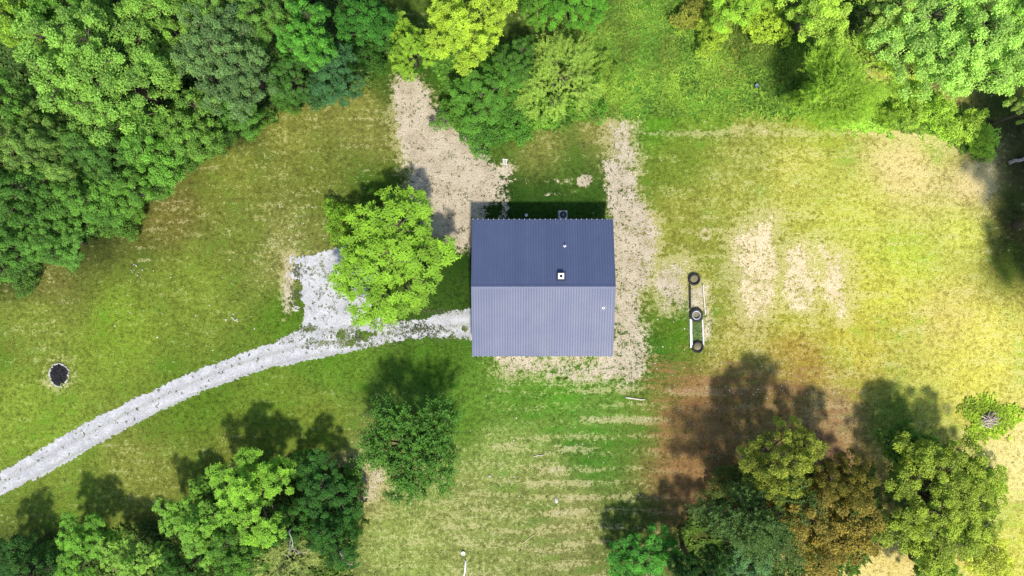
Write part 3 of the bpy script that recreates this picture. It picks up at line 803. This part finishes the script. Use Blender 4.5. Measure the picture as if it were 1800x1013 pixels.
ta = me.attributes.new('tc', 'FLOAT_COLOR', 'FACE')
ta.data.foreach_set('color', np.repeat(np.concatenate([tone[k], np.ones((m_, 1))], 1), 2, axis=0).astype(np.float32).ravel())
tag(link('lawn_tufts', me), 'scattered longer grass tufts over the mown lawn', 'grass', kind='stuff')

# ------------------------------------------------------------------ house
E_H, RISE = 2.9, 1.85
X0, X1 = -3.97, 10.17
YN, YS, YR = 6.94, -6.89, 0.12
house = tag(empty('house', ((X0+X1)/2, YR, 0)), 'blue-grey metal roofed house beside the gravel drive', 'house')
hx = (X0+X1)/2
def hpart(mb, name, mat, parent=None, smooth=False):
    o = mb.build(name, mat, parent or house, smooth)
    if parent is None: o.location = (-hx, -YR, 0)
    return o
OV = 0.35
wx0, wx1, wy0, wy1 = X0+OV, X1-OV, YS+OV, YN-OV
NP_ = 27; PW = (X1-X0)/NP_
def slope_panel(name, run):
    sl = math.hypot(run, RISE)
    prof = []; w = PW/2
    for k in range(2):
        a = k*w
        prof += [(a, 0), (a+w*0.34, 0), (a+w*0.42, 0.04), (a+w*0.60, 0.04), (a+w*0.68, 0)]
    prof.append((PW-0.003, 0))
    vs = [(px_, 0, pz) for px_, pz in prof] + [(px_, -sl, pz) for px_, pz in prof]
    n = len(prof); fs = [(i, i+n, i+n+1, i+1) for i in range(n-1)]
    me = bpy.data.meshes.new(name); me.from_pydata(vs, [], fs); me.materials.append(M['roof']); me.update()
    return me
pS = slope_panel('roof_panel_south', YR-YS); pN = slope_panel('roof_panel_north', YN-YR)
for i in range(NP_):
    o = link('roof_panel', pS, house); o.location = (X0+i*PW-hx, 0, E_H+RISE); o.rotation_euler = (math.atan2(RISE, YR-YS), 0, 0)
    o = link('roof_panel', pN, house); o.location = (X0+(i+1)*PW-hx, 0, E_H+RISE); o.rotation_euler = (math.atan2(RISE, YN-YR), 0, PI)
mb = MB()       # deck under the sheets
t = 0.12
mb.add([(X0+.01,YS+.02,E_H-t),(X1-.01,YS+.02,E_H-t),(X1-.01,YR,E_H+RISE-t),(X0+.01,YR,E_H+RISE-t),(X0+.01,YS+.02,E_H-.012),(X1-.01,YS+.02,E_H-.012),(X1-.01,YR,E_H+RISE-.012),(X0+.01,YR,E_H+RISE-.012)],
       [(3,2,1,0),(4,5,6,7),(0,1,5,4),(1,2,6,5),(3,0,4,7)])
mb.add([(X0+.01,YN-.02,E_H-t),(X1-.01,YN-.02,E_H-t),(X1-.01,YR,E_H+RISE-t),(X0+.01,YR,E_H+RISE-t),(X0+.01,YN-.02,E_H-.012),(X1-.01,YN-.02,E_H-.012),(X1-.01,YR,E_H+RISE-.012),(X0+.01,YR,E_H+RISE-.012)],
       [(0,1,2,3),(7,6,5,4),(4,5,1,0),(5,6,2,1),(7,4,0,3)])
hpart(mb, 'roof_deck', M['roof_trim'])
mb = MB(); rz_ = E_H+RISE
mb.add([(X0-.03,YR-.17,rz_+.0),(X1+.03,YR-.17,rz_+.0),(X1+.03,YR,rz_+.06),(X0-.03,YR,rz_+.06),(X0-.03,YR+.17,rz_+.0),(X1+.03,YR+.17,rz_+.0)], [(0,1,2,3),(3,2,5,4),(0,3,4),(1,5,2),(4,5,1,0)])
hpart(mb, 'ridge_cap', M['roof_trim'])
for (xa, xb) in ((X0-.055, X0-.005), (X1+.005, X1+.055)):
    for (ya, yb) in ((YS, YR), (YN, YR)):
        mb = MB()
        zz = (E_H, E_H+RISE)
        vs_ = []
        for (yy, z) in ((ya, zz[0]), (yb, zz[1])):
            vs_ += [(xa,yy,z-.18),(xb,yy,z-.18),(xb,yy,z+.045),(xa,yy,z+.045)]
        mb.add(vs_, [(0,1,2,3),(7,6,5,4),(0,4,5,1),(1,5,6,2),(2,6,7,3),(3,7,4,0)])
        hpart(mb, 'rake_trim', M['roof_trim'])
for yy, sg in ((YS, -1), (YN, 1)):
    mb = MB(); mb.box(X0, X1, min(yy, yy+sg*.03), max(yy, yy+sg*.03), E_H-.2, E_H-.02)
    hpart(mb, 'fascia', M['roof_trim'])
    mb = MB(); mb.box(-.03, .03, -.02, .02, -.02, .02)
    em = mb.mesh('rib_closure', M['white'])
    for i in range(NP_+1):
        o = link('rib_closure', em, house); o.location = (X0+i*PW-hx+(0.03 if i==0 else -0.03 if i==NP_ else 0), yy+sg*.035-YR, E_H+.012)
mb = MB()       # walls with gables
gz = lambda yv: E_H + RISE*(1-(abs(yv-YR)/((YR-YS) if yv<YR else (YN-YR)))) - t - 0.01
vs_ = []
for xx in (wx0, wx1):
    vs_ += [(xx,wy0,0.15),(xx,wy1,0.15),(xx,wy1,gz(wy1)),(xx,YR,gz(YR)),(xx,wy0,gz(wy0))]
mb.add(vs_, [(0,1,2,3,4)[::-1],(5,6,7,8,9),(0,4,9,5)[::-1],(1,6,7,2)[::-1]])
hpart(mb, 'wall', M['siding'])
mb = MB(); mb.box(wx0-.05, wx1+.05, wy0-.05, wy1+.05, -0.1, 0.15); hpart(mb, 'foundation', M['plinth'])
bm_ = MB(); bm_.box(-.012, 0, -.02, .02, 0, 3.0); batten = bm_.mesh('wall_batten', M['siding'])
for xx, rr in ((wx0, 0), (wx1, PI)):
    for yv in np.arange(wy0+.3, wy1, 0.6):
        if xx == wx0 and -5.7 < yv < -1.4: continue
        o = link('wall_batten', batten, house); o.location = (xx-hx, yv-YR, .16); o.rotation_euler.z = rr
bm_ = MB(); bm_.box(-.02, .02, -.012, 0, 0, 2.95); batten2 = bm_.mesh('wall_batten_long', M['siding'])
for yy, rr in ((wy0, 0), (wy1, PI)):
    for xv in np.arange(wx0+.3, wx1, 0.6):
        if any(abs(xv-c_) < .85 for c_ in (0.0, 3.0, 6.5)): continue
        o = link('wall_batten', batten2, house); o.location = (xv-hx, yy-YR, .16); o.rotation_euler.z = rr
# west overhead door in four sections
for k in range(4):
    mb = MB(); mb.box(wx0-.05, wx0-.002, -5.45, -1.75, .17+k*.62, .17+k*.62+.60)
    g_ = hpart(mb, 'garage_door_section', M['white'])
mb = MB()
for a, b, c_, d_ in ((-5.6,-5.47,.15,2.8),(-1.73,-1.6,.15,2.8),(-5.6,-1.6,2.67,2.8)):
    mb.box(wx0-.08, wx0-.003, a, b, c_, d_)
hpart(mb, 'garage_door_frame', M['white'])
def opening(cx, yy, sg, w, z0, z1, door=False):
    mb = MB(); y1 = yy+sg*.05
    for a, b, c_, d_ in ((cx-w/2-.08,cx-w/2,z0-.08,z1+.08),(cx+w/2,cx+w/2+.08,z0-.08,z1+.08),(cx-w/2,cx+w/2,z1,z1+.08),(cx-w/2,cx+w/2,z0-.08,z0)):
        mb.box(a, b, min(yy+sg*.003, y1), max(yy+sg*.003, y1), c_, d_)
    f = hpart(mb, 'door_frame' if door else 'window_frame', M['white'])
    mb = MB(); mb.box(cx-w/2, cx+w/2, min(yy+sg*.004, yy+sg*.02), max(yy+sg*.004, yy+sg*.02), z0, z1)
    p = mb.build('door_leaf' if door else 'pane', M['roof_trim'] if door else M['glass'], f)
    if door:
        mb = MB(); mb.box(cx+w/2-.12, cx+w/2-.06, min(yy+sg*.02, yy+sg*.08), max(yy+sg*.02, yy+sg*.08), 1.1, 1.16); mb.build('handle', M['steel'], f)
for yy, sg in ((wy0, -1), (wy1, 1)):
    opening(0.0, yy, sg, 1.1, 1.1, 2.3); opening(6.5, yy, sg, 1.1, 1.1, 2.3)
    opening(3.0, yy, sg, 0.95, .24, 2.25, True)
# chimney flue and pipe boots on the roof
def roof_z(yv): return E_H + RISE*(1-(abs(yv-YR)/((YR-YS) if yv<YR else (YN-YR))))
cx_, cy_, _ = P(986.5, 485.5, 5.0)
mb = MB(); zb = roof_z(cy_); mb.box(cx_-.24, cx_+.24, cy_-.24, cy_+.24, zb-.1, zb+.34)
ch = hpart(mb, 'chimney', M['roof_trim'])
mb = MB(); sk = .46; dzs = RISE/(YN-YR)*sk; mb.add([(cx_-sk,cy_-sk,zb+dzs+.045),(cx_+sk,cy_-sk,zb+dzs+.045),(cx_+sk,cy_+sk,zb-dzs+.045),(cx_-sk,cy_+sk,zb-dzs+.045),(cx_-sk,cy_-sk,zb+dzs+.06),(cx_+sk,cy_-sk,zb+dzs+.06),(cx_+sk,cy_+sk,zb-dzs+.06),(cx_-sk,cy_+sk,zb-dzs+.06)], [(3,2,1,0),(4,5,6,7),(0,1,5,4),(1,2,6,5),(2,3,7,6),(3,0,4,7)]); mb.build('flashing', M['flashing'], ch)
mb = MB(); mb.box(cx_-.29, cx_+.29, cy_-.29, cy_+.29, zb+.34, zb+.40); mb.build('chimney_cap', M['white'], ch)
mb = MB(); mb.lathe([(0.0,zb+.404),(.13,zb+.404),(.13,zb+.42),(.15,zb+.42),(.15,zb+.403)], 16); o = mb.build('flue', M['black'], ch)
o.data.transform(__import__('mathutils').Matrix.Translation((cx_, cy_, 0)))
for (bx, by) in ((993,432.5),(1060,541)):
    ax_, ay_, _ = P(bx, by, 3.9)
    zb = roof_z(ay_)
    tilt = math.atan2(RISE, YR-YS) * (1 if ay_ < YR else -1)
    mb = MB(); r_ = .17
    mb.add([(r_,0,0),(0,r_,0),(-r_,0,0),(0,-r_,0),(r_,0,.05),(0,r_,.05),(-r_,0,.05),(0,-r_,.05)], [(4,5,6,7),(0,1,5,4),(1,2,6,5),(2,3,7,6),(3,0,4,7)])
    o = mb.build('pipe_boot', M['white'], house); o.location = (ax_-hx, ay_-YR, zb+.034); o.rotation_euler = (tilt, 0, 0)
    mb = MB(); mb.lathe([(.05,.0),(.05,.28),(.035,.28),(.035,.1)], 12); q_ = mb.build('vent_pipe', M['roof_trim'], o)

# ------------------------------------------------------------------ things round the house
ac = tag(empty('air_conditioner', (*P(989, 379)[:2], 0)), 'grey-white air conditioner unit under the upper eave of the house', 'air conditioner')
mb = MB(); mb.box(-.42,.42,-.42,.42,.08,.85); mb.build('case', M['offwhite'], ac)
mb = MB(); mb.box(-.5,.5,-.5,.5,0,.075); mb.build('pad', M['plinth'], ac)
mb = MB(); mb.lathe([(.0,.856),(.33,.856),(.33,.90),(.36,.90),(.36,.853)], 20); mb.build('fan_opening', M['black'], ac)
mb = MB()
for k in range(6):
    a = k*PI/6; mb.tube([(.35*math.cos(a),.35*math.sin(a),.91),(-.35*math.cos(a),-.35*math.sin(a),.91)], [.012,.012], 4)
mb.build('fan_guard', M['steel'], ac)
bx, by, _ = P(925, 379)
bk = tag(empty('bucket', (bx, by, 0)), 'tiny white bucket by the upper house wall left of the air conditioner', 'bucket')
mb = MB(); mb.lathe([(.0,.02),(.11,.0),(.15,.34),(.165,.35),(.14,.345),(.1,.25),(.0,.25)], 14); mb.build('pail', M['white'], bk, True)
mb = MB(); mb.tube([(.15*math.cos(a), .03, .34+.12*math.sin(a)) for a in np.linspace(0, PI, 7)], [.008]*7, 4); mb.build('handle', M['steel'], bk)

bn = tag(empty('slatted_pallet', (*P(887.5, 285)[:2], 0.0), math.radians(-5)), 'small pale slatted pallet on the grass above the house', 'pallet')
slm = MB(); slm.box(-.055,.055,-.30,.30,.12,.15); sl_ = slm.mesh('slat', M['offwhite'])
for k in (-.19, 0, .19): o = link('slat', sl_, bn); o.location.x = k * 0.9
rum = MB(); rum.box(-.3,.3,-.04,.04,0,.12); ru_ = rum.mesh('runner', M['palewood'])
for k in (-.25, .25): o = link('runner', ru_, bn); o.location.y = k

# tyres and boards of the planting bed
def tyre(px, py, R, fill, rim, label):
    x, y, _ = P(px, py)
    t = tag(empty('tractor_tyre', (x, y, float(ground_z(np.array(x), np.array(y))))), label, 'tyre', 'tyres of the planting bed')
    r0 = R*.70; w = .36
    mb = MB(); mb.lathe([(r0,.04),(r0+.08,0),(R-.06,.0),(R,.06),(R,w-.06),(R-.06,w),(r0+.08,w+.01),(r0,w-.05),(r0+.05,w*.5)], 40, True)
    mb.build('carcass', M['rubber'], t, True)
    lug = MB(); lug.box(R-.02, R+.035, -.035, .035, .03, w-.03); lm = lug.mesh('tread_lug', M['rubber'])
    for k in range(24): o = link('tread_lug', lm, t); o.rotation_euler.z = k*2*PI/24
    mb = MB(); mb.lathe([(0,.16+.07*fill),(r0*.5,.15+.05*fill),(r0+.04,.12)], 20); mb.build('soil', M['soil'], t, True)
    if rim:
        mb = MB(); mb.lathe([(r0*.72,.16),(r0*.74,.33),(r0*.98,.36),(r0*1.02,.33),(r0*.98,.30),(r0*.80,.27)], 32); mb.build('rim', M['steel'], t, True)
    return t
tyre(1219.5, 491.5, .60, 0, False, 'black tyre at the upper end of the planting bed')
tyre(1223, 554, .68, 0, True, 'black tyre with a grey rim in the middle of the planting bed')
tyre(1225.5, 610, .60, 2, False, 'soil-filled tyre at the lower end of the planting bed')
def board(name, a, b, w, h, mat, label, cat='board', lift=0.0):
    ax, ay, _ = P(*a); bx, by, _ = P(*b)
    L = math.hypot(bx-ax, by-ay)
    mb = MB(); n = 8; rr = np.random.default_rng(int(a[0]*7+a[1]))
    for k in range(n):
        pass
    vs_ = []; fs_ = []
    for k in range(n+1):
        xx = L*k/n; jy = rr.normal(0, w*.04); jz = rr.normal(0, h*.03)
        vs_ += [(xx, -w/2+jy, 0), (xx, w/2+jy, 0), (xx, w/2+jy, h+jz), (xx, -w/2+jy, h+jz)]
    for k in range(n):
        q = k*4
        fs_ += [(q, q+4, q+7, q+3), (q+1, q+2, q+6, q+5), (q+2, q+3, q+7, q+6), (q, q+1, q+5, q+4)]
    fs_ += [(0,3,2,1), (n*4, n*4+1, n*4+2, n*4+3)]
    mb.add(vs_, fs_)
    o = mb.build(name, mat, None); o.location = (ax, ay, lift+float(ground_z(np.array(ax), np.array(ay)))); o.rotation_euler.z = math.atan2(by-ay, bx-ax)
    return tag(o, label, cat)
board('edging_board', (1212,502), (1212.5,543), .16, .30, M['rubber'], 'black edging board on the upper left of the tyre bed')
board('edging_board', (1235,501), (1239,553), .09, .20, M['offwhite'], 'thin pale board on the upper right of the tyre bed')
board('edging_board', (1213.5,561), (1214.5,611), .22, .26, M['white'], 'thick white board on the lower left of the tyre bed')
board('edging_board', (1234,562), (1236,607), .15, .22, M['offwhite'], 'weathered white board on the lower right of the tyre bed')
x, y, _ = P(1224, 555); 
r = np.random.default_rng(77)
bxs = np.concatenate([r.uniform(*P(1217,0)[:1], *P(1231,0)[:1], 260), r.normal(P(1205,0)[0], .35, 40)]); bys = np.concatenate([r.uniform(P(0,603)[1], P(0,568)[1], 260), r.normal(P(0,545)[1], .5, 40)])
blades('bed_seedlings', bxs, bys, 4, .16, .07, 1.2, 207, (130,158,90), 'small green seedlings in the lower half of the tyre bed', 'seedlings', .03)

# fire pit: stone ring round charcoal
fx0, fy0, _ = P(104, 658.5)
fp = tag(empty('fire_pit', (fx0, fy0, 0)), 'round charcoal fire pit ringed by pale stones on the left lawn', 'fire pit')
r = np.random.default_rng(8)
def rock(sx, sy, sz, seed, n1=5, n2=8):
    q = np.random.default_rng(seed); vs_ = []; fs_ = []
    for i in range(n1+1):
        ph = -PI/2 + PI*i/n1
        for k in range(n2):
            a = 2*PI*k/n2; j = q.uniform(.8, 1.12)
            vs_.append((sx*math.cos(ph)*math.cos(a)*j, sy*math.cos(ph)*math.sin(a)*j, sz*math.sin(ph)*q.uniform(.9,1.05)))
    for i in range(n1):
        for k in range(n2): fs_.append((i*n2+k, i*n2+(k+1)%n2, (i+1)*n2+(k+1)%n2, (i+1)*n2+k))
    return vs_, fs_
rocks = []
for k in range(4):
    mb = MB(); mb.add(*rock(.17, .12, .11, 300+k)); rocks.append(mb.mesh('stone', M['stone']))
nst = 34
for k in range(nst):
    a = 2*PI*k/nst + r.normal(0,.03)
    o = link('stone', rocks[k%4], fp); rr = 1+r.normal(0,.035)+.03*math.sin(3*a)
    o.location = (1.02*math.cos(a)*rr, 1.20*math.sin(a)*rr, .05); o.rotation_euler = (r.normal(0,.2), r.normal(0,.2), a+PI/2); s_ = r.uniform(.5,1.05); o.scale = (s_*r.uniform(.8,1.3), s_, s_)
vs_ = [(0,0,.09)]; fs_ = []
for j, (rr, z) in enumerate(((.4,.10),(.75,.07),(1.0,.03))):
    for k in range(36):
        a = 2*PI*k/36; vs_.append((rr*.98*math.cos(a)*r.uniform(.95,1.03), rr*1.17*math.sin(a)*r.uniform(.95,1.03), z+r.normal(0,.025)))
for k in range(36):
    k2 = (k+1)%36
    fs_.append((0, 1+k, 1+k2))
    for j in range(2): fs_.append((1+j*36+k, 1+(j+1)*36+k, 1+(j+1)*36+k2, 1+j*36+k2))
mb = MB(); mb.add(vs_, fs_); mb.build('charcoal_bed', M['ash'], fp)
mb = MB()
for k in range(60):
    a = r.uniform(0,2*PI); d_ = math.sqrt(r.random())*.85; cx_, cy_ = d_*math.cos(a), 1.15*d_*math.sin(a); b_ = r.uniform(0,PI); l_ = r.uniform(.04,.16)
    mb.tube([(cx_-l_*math.cos(b_),cy_-l_*math.sin(b_),.11),(cx_+l_*math.cos(b_),cy_+l_*math.sin(b_),.13)], [.03,.022], 5)
o = mb.build('charred_sticks', M['ash'], fp); o['kind'] = 'stuff'

# brush heap in its patch of weeds
hx0, hy0, _ = P(1736, 738)
bp = tag(empty('brush_heap', (hx0, hy0, 0)), 'heap of dead branches ringed by bright weeds at the right', 'brush heap')
r = np.random.default_rng(18)
for k in range(46):
    a = r.normal(0.1, .55); L = r.uniform(.5, 1.5); cx_, cy_ = r.normal(0,.42), r.normal(0,.32); z = .1+.5*math.exp(-(cx_**2+cy_**2)*2)*r.random()
    dx_, dy_ = L/2*math.cos(a), L/2*math.sin(a)
    mb = MB(); th = r.uniform(.025,.075)
    mb.tube([(cx_-dx_,cy_-dy_,max(.05,z-.08)),(cx_,cy_,z+.05),(cx_+dx_,cy_+dy_,max(.05,z-.05+r.normal(0,.1)))], [th,th*.85,th*.5], 5)
    mb.build('branch', M['deadwood'] if k%4 else M['palewood'], bp)
an = r.uniform(0, 2*PI, 700); rd = r.normal(.95, .32, 700) * (1 + .25*np.sin(an*3+1) + .15*np.sin(an*5))
bxs = hx0 + .25 + 1.95*rd*np.cos(an); bys = hy0 + .15 + 1.45*rd*np.sin(an)
blades('heap_weeds', bxs, bys, 6, .34, .18, 1.1, 208, (150,182,50), 'ring of bright green weeds round the brush heap', 'weeds')

# loose odds and ends on the grass
def rockpile(px, py, n, spread, label, sc=1.0, mat=None):
    x, y, _ = P(px, py); o0 = tag(empty('stone_pile', (x, y, 0)), label, 'stones')
    q = np.random.default_rng(int(px))
    for k in range(n):
        o = link('stone', rocks[k%4], o0); o.location = (q.normal(0,spread), q.normal(0,spread*.7), .05); o.rotation_euler = (q.normal(0,.4), q.normal(0,.4), q.uniform(0,6)); s_ = sc*q.uniform(.6,1.3); o.scale = (s_,s_,s_)
rockpile(520, 543, 13, .24, 'little pile of white stones at the left edge of the gravel pad')
def pipe(name, a, b, rad, mat, label, cat, ha=.06, hb=.06):
    ax, ay, _ = P(*a); bx, by, _ = P(*b)
    o = empty(name, (ax, ay, 0)); mb = MB()
    rr = np.random.default_rng(int(a[0])); pts = []
    for k in range(6):
        t_ = k/5; pts.append(((bx-ax)*t_+rr.normal(0,rad*.4), (by-ay)*t_+rr.normal(0,rad*.4), ha+(hb-ha)*t_))
    bpy.data.objects.remove(o)
    o = mb_tube(name, pts, [rad*(1-.06*k) for k in range(6)], mat); o.location = (ax, ay, 0)
    return tag(o, label, cat)
def mb_tube(name, pts, rad, mat):
    mb = MB(); mb.tube(pts, rad, 8); return mb.build(name, mat, None, True)
pipe('pipe', (818.5,985), (814.5,1030), .09, M['white'], 'long white pipe lying on the lawn at the bottom edge', 'pipe', .1, .1)
pipe('branch', (918,955), (943,937), .045, M['straw_stick'], 'straw-coloured stick lying on the lower lawn', 'branch')
pipe('branch', (938,802), (957,799.5), .06, M['palewood'], 'short pale stick on the lawn below the house', 'branch')
pipe('plank', (1100,699), (1133,703), .10, M['palewood'], 'pale bleached plank piece at the lawn below the dirt strip', 'plank')
pipe('log', (1772,288), (1815,276), .20, M['deadwood'], 'brown fallen log in the shade at the right edge', 'log', .2, .3)
pipe('dead_branch', (1012,140), (1048,133), .07, M['palewood'], 'pale dead branch lying beside the feathery small tree', 'branch', .9, .7)
mb = MB(); mb.lathe([(.0,.03),(.16,.0),(.2,.2),(.22,.21),(.19,.2),(.15,.08),(0,.08)], 16)
o = mb.build('white_tub', M['white'], None, True); o.location = (*P(814.5,972)[:2], 0.02); tag(o, 'small white tub near the end of the white pipe', 'tub')
mb = MB(); mb.lathe([(.0,.05),(.17,.0),(.21,.2),(.23,.22),(.19,.2),(.16,.1),(0,.1)], 18)
o = mb.build('plastic_tub', M['tub'], None, True); o.location = (*P(1328,153)[:2], 0.25); tag(o, 'blue-grey plastic tub in the meadow grass', 'tub')
mb = MB(); mb.add(*rock(.22,.34,.12,555)); o = mb.build('stone', M['stone']); o.location = (*P(977.5,880)[:2], .05); tag(o, 'pale stone on the striped lower lawn', 'stone')
mb = MB(); mb.add(*rock(.16,.14,.1,556)); o = mb.build('stone', M['stone']); o.location = (*P(861,837)[:2], .05); tag(o, 'small pale stone on the lawn right of the lone dark tree', 'stone')
rockpile(410, 558, 9, .35, 'scatter of pale stones in the left lawn', .7)
rockpile(238, 475, 8, .35, 'scatter of pale stones near the wood edge', .6)

# bleached dead limbs standing out of the lower left clump and the thicket
def dead_limb(px, py, h, ang, L, label, seed):
    x, y, _ = P(px, py, h); q = np.random.default_rng(seed); mb = MB()
    d = Vector((math.cos(ang), math.sin(ang), 0.25)).normalized()
    def grow(p, d, L, r, lev):
        pts = [p]; c = p.copy(); dd = d.copy()
        for k in range(4):
            dd = (dd + Vector(q.normal(0, .16, 3))).normalized(); c = c + dd * L / 4; pts.append(c.copy())
        mb.tube([tuple(v) for v in pts], [r * (1 - .18 * k) for k in range(5)], 5)
        if lev:
            for k in (1, 2, 3, 4):
                a = q.choice([-1, 1]) * q.uniform(.4, .9)
                nd = Vector((dd.x*math.cos(a)-dd.y*math.sin(a), dd.x*math.sin(a)+dd.y*math.cos(a), dd.z + q.uniform(-.2, .3))).normalized()
                grow(pts[k], nd, L * q.uniform(.35, .55), r * .5, lev - 1)
    mb.tube([(0, 0, -h), (0.05, 0.03, -h*.5), (0, 0, 0)], [.11, .09, .07], 6)
    grow(Vector((0, 0, 0)), d, L, .065, 2)
    o = mb.build('dead_tree', M['palewood'], None, True); o.location = (x, y, h); tag(o, label, 'tree')
dead_limb(508, 935, 5.2, -1.2, 2.2, 'bare bleached dead tree in the gap of the bottom left clump', 3)
dead_limb(592, 962, 4.4, -.7, 1.8, 'bare dead tree at the lawn side of the bottom left clump', 4)
dead_limb(1455, 170, 6.5, .9, 2.2, 'bare grey dead tree rising through the feathery tree', 5)
dead_limb(945, 28, 4.6, 1.9, 2.0, 'bare dead tree near the top edge beside the yellow-green tree', 6)
# small pale stones and clover heads strewn on the turf
q = np.random.default_rng(51); n = 420
cl = np.array([(1100,640,120,40),(1000,800,160,120),(1320,690,110,14),(1250,560,90,70),(900,850,120,120),(520,420,90,90),(300,560,160,80),(1100,330,80,90),(1500,640,160,40),(1400,500,120,80)], float)
ci = q.integers(0, len(cl), n)
sx_ = q.normal(cl[ci,0], cl[ci,2]*.6); sy_ = q.normal(cl[ci,1], cl[ci,3]*.6)
ok = ~((sx_ > 825) & (sx_ < 1082) & (sy_ > 380) & (sy_ < 632))
sx_, sy_ = sx_[ok], sy_[ok]; X_, Y_ = (sx_-900)*S, (506.5-sy_)*S; Z_ = ground_z(X_, Y_); R_ = q.uniform(.03, .085, len(X_))
base = np.array([(1,0,0),(0,1,0),(-1,0,0),(0,-1,0),(0,0,.8),(0,0,-.8)], float); tri = np.array([(0,1,4),(1,2,4),(2,3,4),(3,0,4),(1,0,5),(2,1,5),(3,2,5),(0,3,5)])
V_ = (base[None]*R_[:,None,None]*q.uniform(.7,1.3,(len(X_),6,1)) + np.stack([X_, Y_, Z_+.02], 1)[:,None]).reshape(-1,3)
F_ = (tri[None] + 6*np.arange(len(X_))[:,None,None]).reshape(-1,3)
M['pebble'] = simple('pale_pebble', (0.60, 0.57, 0.50), 0.85, 0.2, 0.2, 7)
tag(link('loose_pebbles', mesh_np('loose_pebbles', V_, F_, M['pebble'])), 'tiny pale pebbles strewn over the turf', 'pebbles', kind='stuff')
